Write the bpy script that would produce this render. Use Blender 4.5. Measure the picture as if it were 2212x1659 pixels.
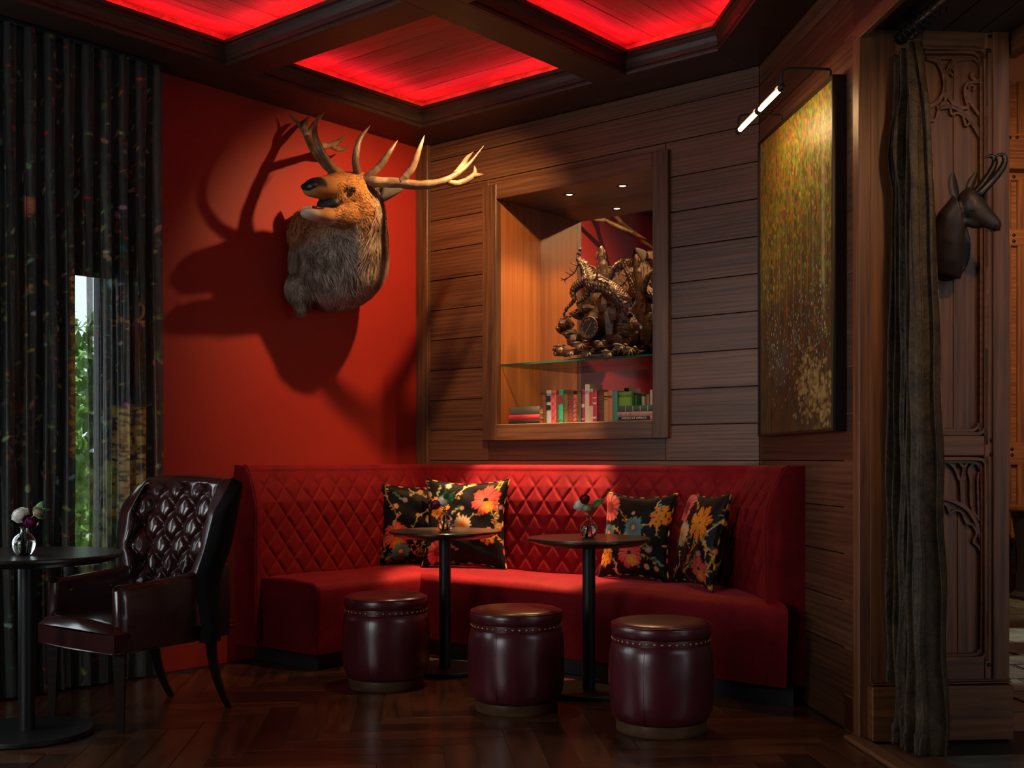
import bpy, bmesh, math, random
import numpy as np
from mathutils import Vector, Matrix

for _o in list(bpy.data.objects):
    bpy.data.objects.remove(_o)
SC = bpy.context.scene
COL = SC.collection
rng = random.Random(11)
nrng = np.random.default_rng(5)

# ------------------------------------------------------------------ camera, world, lights, exposure
F_PX, CX, YH, CAMH = 2490.0, 1106.0, 995.0, 1.11
cam_d = bpy.data.cameras.new('camera')
cam_d.sensor_width = 36.0
cam_d.lens = F_PX / 2212.0 * 36.0
cam_d.shift_y = (YH - 829.5) / 2212.0
cam_d.clip_start = 0.05
cam = bpy.data.objects.new('camera', cam_d)
cam.location = (0, 0, CAMH)
cam.rotation_euler = (math.radians(90), 0, 0)
COL.objects.link(cam)
SC.camera = cam

SC.view_settings.view_transform = 'Standard'
SC.view_settings.look = 'None'
SC.view_settings.exposure = 0.0
SC.view_settings.gamma = 1.0
SC.view_settings.use_curve_mapping = False
for _k, _v in dict(max_bounces=6, diffuse_bounces=3, glossy_bounces=4, transmission_bounces=6, transparent_max_bounces=8, caustics_reflective=False, caustics_refractive=False, sample_clamp_indirect=4.0).items():
    setattr(SC.cycles, _k, _v)

world = bpy.data.worlds.new('overcast_sky')
SC.world = world
world.use_nodes = True
world.node_tree.nodes['Background'].inputs[0].default_value = (0.80, 0.90, 1.0, 1)
world.node_tree.nodes['Background'].inputs[1].default_value = 3.0

# room frame: u along the red wall, n out of it into the room (the panelled wall is u = UB)
AZ = math.radians(40)
A0 = np.array([-1.846, 6.04, 0.0])
DA = np.array([math.sin(AZ), math.cos(AZ), 0.0])
NA = np.array([math.cos(AZ), -math.sin(AZ), 0.0])
UB, NC = 1.928, 2.455            # corner between panelled wall and picture wall
ZS = 3.147                       # soffit height
S2 = math.sqrt(0.5)
DC = (NA - DA) * S2              # along the picture wall towards the viewer
NCV = -(NA + DA) * S2            # out of the picture wall into the room
DR = -NCV                        # along the doorway reveal
NR = DC                          # out of the reveal
TJ = 1.39                        # distance along the picture wall to the doorway reveal

def fA(u, n, z): return A0 + DA * u + NA * n + np.array([0, 0, z])
def fB(s, d, z): return fA(UB - d, s, z)
PBC = fA(UB, NC, 0)
def fC(t, d, z): return PBC + DC * t + NCV * d + np.array([0, 0, z])
PR0 = fC(TJ, 0, 0)
def fR(w, d, z): return PR0 + DR * w + NR * d + np.array([0, 0, z])
CAM = np.array([0, 0, CAMH])
def pix_plane(O, nrm, x, y, off):
    """real point seen at reference pixel (x, y) lying `off` in front of a wall plane"""
    r = np.array([(x - CX) / F_PX, 1.0, (YH - y) / F_PX])
    k = (off - np.dot(CAM - O, nrm)) / np.dot(r, nrm)
    return CAM + r * k
def PA(x, y, n): return pix_plane(A0, NA, x, y, n)
def PB(x, y, d): return pix_plane(fB(0, 0, 0), -DA, x, y, d)
def PC(x, y, d): return pix_plane(PBC, NCV, x, y, d)
def PR(x, y, d): return pix_plane(PR0, NR, x, y, d)

def spot(name, loc, target, power, col, deg, blend=0.5, radius=0.03):
    d = bpy.data.lights.new(name, 'SPOT')
    d.energy = power; d.color = col; d.spot_size = math.radians(deg); d.spot_blend = blend
    d.shadow_soft_size = radius
    o = bpy.data.objects.new(name, d); COL.objects.link(o)
    o.location = Vector(loc)
    o.rotation_euler = (Vector(target) - Vector(loc)).to_track_quat('-Z', 'Y').to_euler()
    return o
def area(name, loc, target, power, col, sx, sy):
    d = bpy.data.lights.new(name, 'AREA')
    d.shape = 'RECTANGLE'; d.size = sx; d.size_y = sy; d.energy = power; d.color = col
    o = bpy.data.objects.new(name, d); COL.objects.link(o)
    o.location = Vector(loc)
    o.rotation_euler = (Vector(target) - Vector(loc)).to_track_quat('-Z', 'Z').to_euler()
    return o

WARM = (1.0, 0.62, 0.30)
# ceiling spot in the cross beam, aimed at the mounted elk
spot('elk_spot', fA(1.0, 1.42, 3.12), fA(1.66, 0.0, 1.82), 195, (1.0, 0.56, 0.25), 106, 1.0, 0.022)
# soffit downlights over the banquette
spot('bench_spot', fB(1.08, 0.30, 3.12), fB(1.08, 0.34, 0), 1150, (1.0, 0.58, 0.28), 33, 0.35, 0.03)
# coffer spot washing the right end of the panelled wall
spot('panel_spot', fA(0.3, 2.9, 3.12), fB(2.2, 0, 1.45), 85, (1.0, 0.80, 0.64), 38, 1.0, 0.05)
spot('table_spot', fB(1.45, 1.15, 3.12), fB(1.45, 1.05, 0), 80, (1.0, 0.66, 0.36), 46, 0.8, 0.03)
# daylight: tall window left of the frame, and the big window in the end wall behind the viewer's left
area('window_daylight', fA(-2.1, -0.12, 1.62), fA(-1.6, 3.0, 1.2), 55, (0.86, 0.93, 1.0), 2.0, 1.9)
area('end_window_daylight', fA(-6.42, 2.2, 1.7), fA(0, 2.2, 1.5), 44, (1.0, 0.95, 0.90), 1.9, 1.8)
# added spot without a fitting brightens the reveal; hall lamp and sun-patch spots follow
spot('reveal_fill_spot', fR(.20, 1.7, 2.76), fR(.40, 0, 1.85), 48, (1.0, 0.60, 0.30), 62, 0.9, 0.05)
_sun = bpy.data.lights.new('garden_sun', 'SUN'); _sun.energy = 5.0; _sun.color = (1.0, 0.95, 0.85); _sun.angle = .01
_so = bpy.data.objects.new('garden_sun', _sun); COL.objects.link(_so); _so.rotation_euler = Vector(-NA * .75 - DA * .15 - np.array([0, 0, .9])).to_track_quat('-Z', 'Y').to_euler()
spot('hall_spot', (3.4, 7.0, 3.6), (4.2, 9.4, 2.1), 420, (1.0, 0.60, 0.28), 100, 0.8, 0.08)
spot('hall_sun', (5.7, 8.2, 2.6), (3.2, 7.35, 0), 700, (1.0, 0.90, 0.70), 9, 0.25, 0.05)
spot('hall_sun', (5.7, 7.0, 2.6), (2.85, 6.15, 0), 500, (1.0, 0.90, 0.70), 13, 0.35, 0.05)

# ------------------------------------------------------------------ mesh helpers
def N(v):
    v = np.asarray(v, float); return v / (np.linalg.norm(v) + 1e-12)
class MB:
    def __init__(s): s.v = []; s.f = []; s.c = None
    def add(s, vs, fs):
        o = len(s.v); s.v += [tuple(map(float, p)) for p in vs]; s.f += [tuple(i + o for i in f) for f in fs]; return s
    def hexa(s, p):   # 8 points: bottom ring 0-3, top ring 4-7
        return s.add(p, [(3, 2, 1, 0), (4, 5, 6, 7), (0, 1, 5, 4), (1, 2, 6, 5), (2, 3, 7, 6), (3, 0, 4, 7)])
    def box(s, c, d):
        x, y, z = c; a, b, h = d[0] / 2, d[1] / 2, d[2] / 2
        return s.hexa([(x - a, y - b, z - h), (x + a, y - b, z - h), (x + a, y + b, z - h), (x - a, y + b, z - h),
                       (x - a, y - b, z + h), (x + a, y - b, z + h), (x + a, y + b, z + h), (x - a, y + b, z + h)])
    def slab(s, poly, z0, z1):
        n = len(poly)
        vs = [(p[0], p[1], z0) for p in poly] + [(p[0], p[1], z1) for p in poly]
        return s.add(vs, [tuple(range(n))[::-1], tuple(range(n, 2 * n))] + [(i, (i + 1) % n, (i + 1) % n + n, i + n) for i in range(n)])
    def tube(s, pts, rad, seg=8, caps=True, flat=None, ref=(0, 0, 1)):
        pts = [np.asarray(p, float) for p in pts]; n = len(pts)
        if not hasattr(rad, '__len__'): rad = [rad] * n
        vs = []; prev = None
        for i in range(n):
            t = N(pts[min(i + 1, n - 1)] - pts[max(i - 1, 0)])
            if prev is None:
                r = np.asarray(ref, float)
                if abs(np.dot(r, t)) > .95: r = np.array([1.0, 0, 0])
                a = N(r - t * np.dot(r, t))
            else: a = N(prev - t * np.dot(prev, t))
            prev = a; b = np.cross(t, a)
            fl = flat if flat else 1.0
            for k in range(seg):
                w = 2 * math.pi * k / seg
                vs.append(pts[i] + rad[i] * (a * math.cos(w) * fl + b * math.sin(w)))
        fs = [(i * seg + k, i * seg + (k + 1) % seg, (i + 1) * seg + (k + 1) % seg, (i + 1) * seg + k) for i in range(n - 1) for k in range(seg)]
        if caps: fs += [tuple(range(seg))[::-1], tuple(range((n - 1) * seg, n * seg))]
        return s.add(vs, fs)
    def ribbon(s, pts, w, t, nrm, closed=False):
        """flat bar of width w (in plane) and thickness t along nrm"""
        pts = [np.asarray(p, float) for p in pts]; n = len(pts); nrm = N(nrm); vs = []
        for i in range(n):
            d = N((pts[(i + 1) % n] if closed else pts[min(i + 1, n - 1)]) - (pts[i - 1] if closed else pts[max(i - 1, 0)]))
            b = np.cross(nrm, d); ww = w[i] if hasattr(w, '__len__') else w
            vs += [pts[i] - b * ww / 2, pts[i] + b * ww / 2, pts[i] + b * ww * .38 + nrm * t, pts[i] - b * ww * .38 + nrm * t]
        m = n if closed else n - 1
        fs = [(i * 4 + k, i * 4 + (k + 1) % 4, ((i + 1) % n) * 4 + (k + 1) % 4, ((i + 1) % n) * 4 + k) for i in range(m) for k in range(4)]
        if not closed: fs += [(3, 2, 1, 0), tuple((n - 1) * 4 + k for k in range(4))]
        return s.add(vs, fs)
    def lathe(s, prof, seg=32, c=(0, 0, 0)):
        n = len(prof); vs = []; fs = []
        for r, z in prof:
            for k in range(seg):
                w = 2 * math.pi * k / seg
                vs.append((c[0] + r * math.cos(w), c[1] + r * math.sin(w), c[2] + z))
        for i in range(n - 1):
            for k in range(seg):
                fs.append((i * seg + k, i * seg + (k + 1) % seg, (i + 1) * seg + (k + 1) % seg, (i + 1) * seg + k))
        if prof[0][0] > 1e-6: fs.append(tuple(range(seg))[::-1])
        if prof[-1][0] > 1e-6: fs.append(tuple(range((n - 1) * seg, n * seg)))
        return s.add(vs, fs)
    def grid(s, nu, nv, fn, cu=False, cv=False):
        vs = [fn(i / (nu if cu else nu - 1), j / (nv if cv else nv - 1)) for j in range(nv) for i in range(nu)]
        fs = []
        for j in range(nv if cv else nv - 1):
            for i in range(nu if cu else nu - 1):
                i2, j2 = (i + 1) % nu, (j + 1) % nv
                fs.append((j * nu + i, j * nu + i2, j2 * nu + i2, j2 * nu + i))
        return s.add(vs, fs)
    def ell(s, c, ax, ay, az, seg=16, rings=10):
        c, ax, ay, az = [np.asarray(q, float) for q in (c, ax, ay, az)]
        vs = [c - az]; fs = []
        for j in range(1, rings):
            p = -math.pi / 2 + math.pi * j / rings
            for k in range(seg):
                w = 2 * math.pi * k / seg
                vs.append(c + ax * math.cos(p) * math.cos(w) + ay * math.cos(p) * math.sin(w) + az * math.sin(p))
        vs.append(c + az); T = len(vs) - 1
        for k in range(seg):
            fs.append((0, 1 + (k + 1) % seg, 1 + k))
            fs.append((T, T - seg + k, T - seg + (k + 1) % seg))
        for j in range(rings - 2):
            for k in range(seg):
                a = 1 + j * seg
                fs.append((a + k, a + (k + 1) % seg, a + seg + (k + 1) % seg, a + seg + k))
        return s.add(vs, fs)
    def loft(s, rings, seg=20):
        """rings: (center, axis_a, axis_b) with axis vectors scaled to the radii"""
        vs = []; n = len(rings)
        for c, a, b in rings:
            c, a, b = np.asarray(c, float), np.asarray(a, float), np.asarray(b, float)
            for k in range(seg):
                w = 2 * math.pi * k / seg
                vs.append(c + a * math.cos(w) + b * math.sin(w))
        fs = [(i * seg + k, i * seg + (k + 1) % seg, (i + 1) * seg + (k + 1) % seg, (i + 1) * seg + k) for i in range(n - 1) for k in range(seg)]
        fs += [tuple(range(seg))[::-1], tuple(range((n - 1) * seg, n * seg))]
        return s.add(vs, fs)
    def mesh(s, name='mesh', off=None, smooth=False, fix=True):
        vs = s.v if off is None else [(p[0] - off[0], p[1] - off[1], p[2] - off[2]) for p in s.v]
        me = bpy.data.meshes.new(name)
        me.from_pydata(vs, [], s.f)
        if fix:
            bm = bmesh.new(); bm.from_mesh(me); bmesh.ops.recalc_face_normals(bm, faces=bm.faces); bm.to_mesh(me); bm.free()
        if smooth: me.polygons.foreach_set('use_smooth', [True] * len(me.polygons))
        me.update()
        return me

def link(name, me, mat=None, parent=None, smooth=None, auto=None):
    o = bpy.data.objects.new(name, me)
    if mat is not None and len(me.materials) == 0: me.materials.append(mat)
    COL.objects.link(o)
    if parent is not None: o.parent = parent
    if auto is not None:
        me.polygons.foreach_set('use_smooth', [True] * len(me.polygons))
        try: me.set_sharp_from_angle(angle=math.radians(auto))
        except Exception: pass
    return o
def part(mb, name, mat, parent=None, smooth=False, auto=None):
    off = parent['_o'] if parent is not None and '_o' in parent else None
    o = link(name, mb.mesh(name, off, smooth), mat, parent, auto=auto)
    if off is not None: o['_o'] = [float(q) for q in off]
    return o
def thing(name, label, cat, loc=(0, 0, 0), group=None, world=True, rotz=0.0):
    """Empty at the thing's base. world=True: parts are modelled in room coordinates and shifted to it."""
    o = bpy.data.objects.new(name, None); COL.objects.link(o)
    o.empty_display_size = .05
    o.location = Vector(loc); o.rotation_euler = (0, 0, rotz)
    o['label'] = label; o['category'] = cat
    if group: o['group'] = group
    if world: o['_o'] = [float(q) for q in loc]
    return o
def tag(o, label, cat, group=None):
    o['label'] = label; o['category'] = cat
    if group: o['group'] = group
    return o
def structure(o, label=None):
    o['kind'] = 'structure'
    if label: o['label'] = label
    return o
def struct_empty(name, label):
    o = bpy.data.objects.new(name, None); COL.objects.link(o); o.empty_display_size = .05
    return structure(o, label)

def cbox(lx, ly, lz, c):
    """box with chamfered edges, centred"""
    a, b, h = lx / 2, ly / 2, lz / 2
    vs = []; idx = {}
    for sx in (-1, 1):
        for sy in (-1, 1):
            for sz in (-1, 1):
                for ax in range(3):
                    p = [sx * (a - c), sy * (b - c), sz * (h - c)]; p[ax] = (sx * a, sy * b, sz * h)[ax]
                    idx[(sx, sy, sz, ax)] = len(vs); vs.append(tuple(p))
    fs = []
    I = lambda sx, sy, sz, ax: idx[(sx, sy, sz, ax)]
    for s in (-1, 1):
        fs.append([I(s, -1, -1, 0), I(s, 1, -1, 0), I(s, 1, 1, 0), I(s, -1, 1, 0)])
        fs.append([I(-1, s, -1, 1), I(1, s, -1, 1), I(1, s, 1, 1), I(-1, s, 1, 1)])
        fs.append([I(-1, -1, s, 2), I(1, -1, s, 2), I(1, 1, s, 2), I(-1, 1, s, 2)])
        for q in (-1, 1):
            fs.append([I(-1, s, q, 1), I(1, s, q, 1), I(1, s, q, 2), I(-1, s, q, 2)])
            fs.append([I(s, -1, q, 0), I(s, 1, q, 0), I(s, 1, q, 2), I(s, -1, q, 2)])
            fs.append([I(s, q, -1, 0), I(s, q, 1, 0), I(s, q, 1, 1), I(s, q, -1, 1)])
            for r in (-1, 1): fs.append([I(s, q, r, 0), I(s, q, r, 1), I(s, q, r, 2)])
    m = MB(); m.add(vs, fs); return m
_cb = {}
def board(name, mat, center, xdir, L, T, H, parent=None, c=0.002):
    """chamfered board: length L along xdir, thickness T, height H (or any frame: z stays up)"""
    key = (round(L, 4), round(T, 4), round(H, 4), c, mat.name)
    if key not in _cb:
        me = cbox(L, T, H, c).mesh(name); me.materials.append(mat); _cb[key] = me
    o = bpy.data.objects.new(name, _cb[key]); COL.objects.link(o)
    x = N(xdir); z = np.array([0, 0, 1.0]); y = np.cross(z, x)
    M = Matrix(((x[0], y[0], z[0], center[0]), (x[1], y[1], z[1], center[1]), (x[2], y[2], z[2], center[2]), (0, 0, 0, 1)))
    if parent is not None:
        o.parent = parent
        if '_o' in parent: M.translation -= Vector(parent['_o'])
    o.matrix_local = M
    return o
def post(name, mat, base, xdir, W, T, H, parent=None, c=0.002):
    """vertical piece whose grain (local x) runs up: W along xdir, T thick, H tall, base at its foot"""
    key = (round(H, 4), round(T, 4), round(W, 4), c, mat.name, 'p')
    if key not in _cb:
        me = cbox(H, T, W, c).mesh(name); me.materials.append(mat); _cb[key] = me
    o = bpy.data.objects.new(name, _cb[key]); COL.objects.link(o)
    x = np.array([0, 0, 1.0]); z = -N(xdir); y = np.cross(z, x)
    ce = np.asarray(base, float) + x * H / 2
    M = Matrix(((x[0], y[0], z[0], ce[0]), (x[1], y[1], z[1], ce[1]), (x[2], y[2], z[2], ce[2]), (0, 0, 0, 1)))
    if parent is not None:
        o.parent = parent
        if '_o' in parent: M.translation -= Vector(parent['_o'])
    o.matrix_local = M
    return o
def spline(pts, n):
    """Catmull-Rom through points (any dimension)"""
    P = [np.asarray(p, float) for p in pts]; P = [2 * P[0] - P[1]] + P + [2 * P[-1] - P[-2]]
    out = []; m = len(P) - 3
    for i in range(n):
        t = i / (n - 1) * m; k = min(int(t), m - 1); f = t - k
        a, b, c, d = P[k:k + 4]
        out.append(.5 * (2 * b + (c - a) * f + (2 * a - 5 * b + 4 * c - d) * f * f + (3 * b - a - 3 * c + d) * f ** 3))
    return out
def evaluated(mb, mods, name, off=None):
    """bake modifiers (voxel fuse, smooth) into a plain mesh"""
    me = mb.mesh(name, off); o = bpy.data.objects.new(name, me); COL.objects.link(o)
    for t, kw in mods:
        m = o.modifiers.new(t, t)
        for k, v in kw.items(): setattr(m, k, v)
    dg = bpy.context.evaluated_depsgraph_get()
    ev = o.evaluated_get(dg)
    out = bpy.data.meshes.new_from_object(ev)
    bpy.data.objects.remove(o); bpy.data.meshes.remove(me)
    out.name = name
    out.polygons.foreach_set('use_smooth', [True] * len(out.polygons))
    return out
def fuse(mb, name, voxel=.012, smooth=4, off=None):
    return evaluated(mb, [('REMESH', dict(mode='VOXEL', voxel_size=voxel)), ('SMOOTH', dict(iterations=smooth, factor=.5))], name, off)
def text_mesh(txt, size, ext=0.0008, align='CENTER'):
    cu = bpy.data.curves.new('lettering', 'FONT'); cu.body = txt; cu.size = size; cu.extrude = ext
    cu.align_x = align; cu.align_y = 'CENTER'; cu.resolution_u = 2
    o = bpy.data.objects.new('lettering', cu); COL.objects.link(o)
    dg = bpy.context.evaluated_depsgraph_get()
    me = bpy.data.meshes.new_from_object(o.evaluated_get(dg))
    bpy.data.objects.remove(o); bpy.data.curves.remove(cu)
    return me
def place(o, loc, x, y, parent=None):
    """put a flat object with its local x and y along the given room directions"""
    x = N(x); y = N(np.asarray(y, float) - x * np.dot(x, y)); z = np.cross(x, y)
    M = Matrix(((x[0], y[0], z[0], loc[0]), (x[1], y[1], z[1], loc[1]), (x[2], y[2], z[2], loc[2]), (0, 0, 0, 1)))
    if parent is not None:
        o.parent = parent
        if '_o' in parent: M.translation -= Vector(parent['_o'])
    o.matrix_local = M
    return o
def set_colors(me, cols, name='print'):
    a = me.color_attributes.new(name, 'FLOAT_COLOR', 'POINT')
    c = np.ones((len(me.vertices), 4), np.float32); c[:, :3] = np.asarray(cols, np.float32)
    a.data.foreach_set('color', c.ravel())

# ------------------------------------------------------------------ materials
class NT:
    def __init__(s, name):
        s.m = bpy.data.materials.new(name); s.m.use_nodes = True
        s.t = s.m.node_tree; s.b = s.t.nodes['Principled BSDF']; s.out = s.t.nodes['Material Output']
    def n(s, typ, **kw):
        nd = s.t.nodes.new('ShaderNode' + typ)
        for k, v in kw.items():
            if k.startswith('i_'): nd.inputs[k[2:].replace('_', ' ')].default_value = v
            else: setattr(nd, k, v)
        return nd
    def l(s, a, b): s.t.links.new(a, b)
    def base(s, **kw):
        for k, v in kw.items(): s.b.inputs[k.replace('_', ' ')].default_value = v
        return s
    def coords(s, scale=(1, 1, 1), rand=True):
        tc = s.n('TexCoord'); mp = s.n('Mapping'); mp.inputs['Scale'].default_value = scale
        if rand:
            oi = s.n('ObjectInfo'); vm = s.n('VectorMath', operation='MULTIPLY_ADD')
            vm.inputs[1].default_value = (31.7, 17.3, 23.1)
            s.l(oi.outputs['Random'], vm.inputs[0]); s.l(tc.outputs['Object'], vm.inputs[2]); s.l(vm.outputs[0], mp.inputs['Vector'])
        else: s.l(tc.outputs['Object'], mp.inputs['Vector'])
        return mp.outputs[0]
    def noise(s, vec, scale, detail=5, rough=.55, dist=0.0):
        nd = s.n('TexNoise'); nd.inputs['Scale'].default_value = scale; nd.inputs['Detail'].default_value = detail
        nd.inputs['Roughness'].default_value = rough; nd.inputs['Distortion'].default_value = dist
        s.l(vec, nd.inputs['Vector']); return nd.outputs['Fac']
    def ramp(s, fac, stops):
        r = s.n('ValToRGB'); e = r.color_ramp.elements
        while len(e) < len(stops): e.new(.5)
        for k, (p, c) in enumerate(stops): e[k].position = p; e[k].color = (*c, 1)
        s.l(fac, r.inputs['Fac']); return r.outputs['Color']
    def bump(s, fac, strength=.2, dist=.01):
        b = s.n('Bump'); b.inputs['Strength'].default_value = strength; b.inputs['Distance'].default_value = dist
        s.l(fac, b.inputs['Height']); s.l(b.outputs[0], s.b.inputs['Normal'])
    def math(s, op, a, b=None, c=None):
        nd = s.n('Math', operation=op)
        for i, q in enumerate((a, b, c)):
            if q is None: continue
            if isinstance(q, (int, float)): nd.inputs[i].default_value = q
            else: s.l(q, nd.inputs[i])
        return nd.outputs[0]

def wood(name, dark, light, rough=.42, sx=1.1, sy=11.0, var=.5, bump=.25, coat=0.0, fig=1.0, spec=.5):
    t = NT(name)
    v = t.coords((sx, sy, sy))
    n1 = t.noise(v, 1.0, 4, .6, 1.4 * fig)
    v2 = t.coords((sx * 3.5, sy * 9, sy * 9)); n2 = t.noise(v2, 1.0, 2, .6, .0)
    v3 = t.coords((sx * .5, sy * .55, sy * .55)); w = t.n('TexWave', wave_type='BANDS', bands_direction='Z')
    w.inputs['Scale'].default_value = 1.3; w.inputs['Distortion'].default_value = 9 * fig; w.inputs['Detail'].default_value = 2; w.inputs['Detail Scale'].default_value = .8
    t.l(v3, w.inputs['Vector'])
    f = t.math('MULTIPLY', n1, .58); f = t.math('MULTIPLY_ADD', w.outputs['Fac'], .12, f); f = t.math('MULTIPLY_ADD', n2, .36, f)
    col = t.ramp(f, [(.30, dark), (.72, light)])
    oi = t.n('ObjectInfo'); hs = t.n('HueSaturation')
    val = t.math('MULTIPLY_ADD', oi.outputs['Random'], var, 1 - var / 2)
    t.l(val, hs.inputs['Value']); t.l(col, hs.inputs['Color']); t.l(hs.outputs[0], t.b.inputs['Base Color'])
    t.base(Roughness=rough, Coat_Weight=coat, Specular_IOR_Level=spec)
    if coat: t.base(Coat_Roughness=.15)
    if bump: t.bump(f, bump, .004)
    return t.m
def plain(name, col, rough=.5, metal=0.0, spec=.5, noise=0.0, nscale=40, bump=0.0, coat=0.0, sheen=0.0, var=0.0, emit=None):
    t = NT(name); t.base(Base_Color=(*col, 1), Roughness=rough, Metallic=metal, Specular_IOR_Level=spec, Coat_Weight=coat, Sheen_Weight=sheen)
    if sheen: t.base(Sheen_Roughness=.35, Sheen_Tint=(*[min(1, q * 2.5 + .1) for q in col], 1))
    if noise or bump or var:
        v = t.coords(); f = t.noise(v, nscale, 5, .6)
        c = t.ramp(f, [(.25, tuple(q * (1 - noise) for q in col)), (.75, tuple(min(1, q * (1 + noise)) for q in col))])
        if var:
            oi = t.n('ObjectInfo'); hs = t.n('HueSaturation'); t.l(t.math('MULTIPLY_ADD', oi.outputs['Random'], var, 1 - var / 2), hs.inputs['Value'])
            t.l(c, hs.inputs['Color']); c = hs.outputs[0]
        t.l(c, t.b.inputs['Base Color'])
        if bump: t.bump(f, bump, .004)
    if emit: t.base(Emission_Color=(*emit[0], 1), Emission_Strength=emit[1])
    return t.m
def printed(name, rough=.6, sheen=0.0, attr='print', bump=0.0, bscale=200, spec=.4, trans=None, coat=0.0):
    t = NT(name); a = t.n('Attribute', attribute_name=attr); t.l(a.outputs['Color'], t.b.inputs['Base Color'])
    t.base(Roughness=rough, Sheen_Weight=sheen, Specular_IOR_Level=spec, Coat_Weight=coat)
    if bump: v = t.coords(); t.bump(t.noise(v, bscale, 3), bump, .002)
    if trans is not None:
        tr = t.n('BsdfTransparent'); tl = t.n('BsdfTranslucent'); t.l(a.outputs['Color'], tl.inputs['Color'])
        m1 = t.n('MixShader'); m1.inputs[0].default_value = trans[1]; t.l(t.b.outputs[0], m1.inputs[1]); t.l(tl.outputs[0], m1.inputs[2])
        m2 = t.n('MixShader'); m2.inputs[0].default_value = trans[0]; t.l(m1.outputs[0], m2.inputs[1]); t.l(tr.outputs[0], m2.inputs[2])
        t.l(m2.outputs[0], t.out.inputs['Surface'])
    return t.m

M = {}
M['red_wall'] = plain('red_wall_paint', (.32, .0155, .0075), .55, noise=.05, nscale=6, bump=.03)
M['plank'] = wood('oak_wall_plank', (.028, .0110, .0050), (.155, .066, .031), .42, sx=.8, sy=18, var=.6, bump=.4)
M['trimwood'] = wood('oak_trim', (.035, .014, .006), (.15, .066, .030), .42, var=.2)
M['niche_side'] = wood('niche_veneer', (.20, .058, .012), (.42, .145, .036), .40, sx=.6, sy=30, var=.05, bump=.1, fig=.3)
M['ceil_dark'] = wood('dark_ceiling_wood', (.011, .0055, .0035), (.045, .021, .012), .45, var=.25)
M['ceil_plank'] = wood('coffer_plank', (.10, .040, .022), (.42, .20, .12), .5, sx=.7, sy=5, var=.3, fig=1.5)
M['floor'] = wood('walnut_floor', (.012, .0042, .0020), (.095, .035, .015), .26, sx=1.6, sy=10, var=.9, bump=.12, coat=.15, fig=1.3)
M['floor_base'] = plain('floor_joint', (.006, .003, .002), .6)
M['black'] = plain('black_matte', (.008, .008, .008), .6)
M['void'] = plain('dark_plaster', (.02, .017, .015), .8)
M['velvet'] = None
M['door_wood'] = wood('old_oak', (.038, .012, .004), (.23, .082, .026), .45, sx=1.0, sy=12, var=.25, bump=.4)
M['iron'] = plain('dark_iron', (.012, .011, .010), .45, metal=.6)
M['brass'] = plain('aged_brass', (.42, .27, .10), .35, metal=1.0)
t = NT('red_velvet')
v = t.coords(rand=False); f1 = t.noise(v, 7, 4, .65); f2 = t.noise(v, 45, 3, .6)
f = t.math('MULTIPLY_ADD', f2, .35, t.math('MULTIPLY', f1, .65))
t.l(t.ramp(f, [(.3, (.105, .0022, .0055)), (.7, (.225, .005, .011))]), t.b.inputs['Base Color'])
t.base(Roughness=.75, Sheen_Weight=.42, Sheen_Roughness=.3, Sheen_Tint=(1, .12, .15, 1), Specular_IOR_Level=.15)
t.bump(f2, .12, .004)
M['velvet'] = t.m
t = NT('burgundy_leather')
v = t.coords(); f = t.noise(v, 9, 5, .6); g = t.noise(v, 160, 2, .5)
t.l(t.ramp(f, [(.3, (.062, .0065, .011)), (.7, (.105, .013, .020))]), t.b.inputs['Base Color'])
t.base(Roughness=.30, Specular_IOR_Level=.5, Coat_Weight=.25, Coat_Roughness=.22); t.bump(g, .10, .002)
M['leather'] = t.m
t = NT('oxblood_chair_leather')
v = t.coords(); f = t.noise(v, 6, 5, .6); g = t.noise(v, 60, 4, .6)
t.l(t.ramp(f, [(.3, (.034, .0085, .0075)), (.7, (.058, .016, .014))]), t.b.inputs['Base Color'])
t.base(Roughness=.20, Specular_IOR_Level=.6, Coat_Weight=.5, Coat_Roughness=.12); t.bump(g, .06, .003)
M['chair_leather'] = t.m
t = NT('clear_glass'); t.base(Base_Color=(1, 1, 1, 1), Roughness=0.0, Transmission_Weight=1.0, IOR=1.45); M['glass'] = t.m
def thin_glass(name, tint, refl=.06):
    t = NT(name); tr = t.n('BsdfTransparent'); tr.inputs[0].default_value = (*tint, 1)
    gl = t.n('BsdfGlossy'); gl.inputs['Roughness'].default_value = .02
    fr = t.n('Fresnel'); fr.inputs[0].default_value = 1.45; mx = t.n('MixShader')
    t.l(fr.outputs[0], mx.inputs[0]); t.l(tr.outputs[0], mx.inputs[1]); t.l(gl.outputs[0], mx.inputs[2]); t.l(mx.outputs[0], t.out.inputs['Surface'])
    return t.m
M['pane'] = thin_glass('window_glass', (.95, .98, .97))
M['shelf_glass'] = thin_glass('shelf_glass', (.90, .97, .94))
M['shelf_edge'] = plain('green_glass_edge', (.010, .085, .060), .08, spec=.8)
M['mirror'] = plain('mirror_glass', (.80, .78, .76), .01, metal=1.0)

# ================================================================== THE ROOM
def at_z(x, y, z):
    r = np.array([(x - CX) / F_PX, 1.0, (YH - y) / F_PX]); return CAM + r * ((z - CAMH) / r[2])
def Apoly(pts): return [tuple(fA(u, n, 0)[:2]) for u, n in pts]
def Abox(mb, u0, u1, n0, n1, z0, z1): return mb.slab(Apoly([(u0, n0), (u0, n1), (u1, n1), (u1, n0)]), z0, z1)

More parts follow.
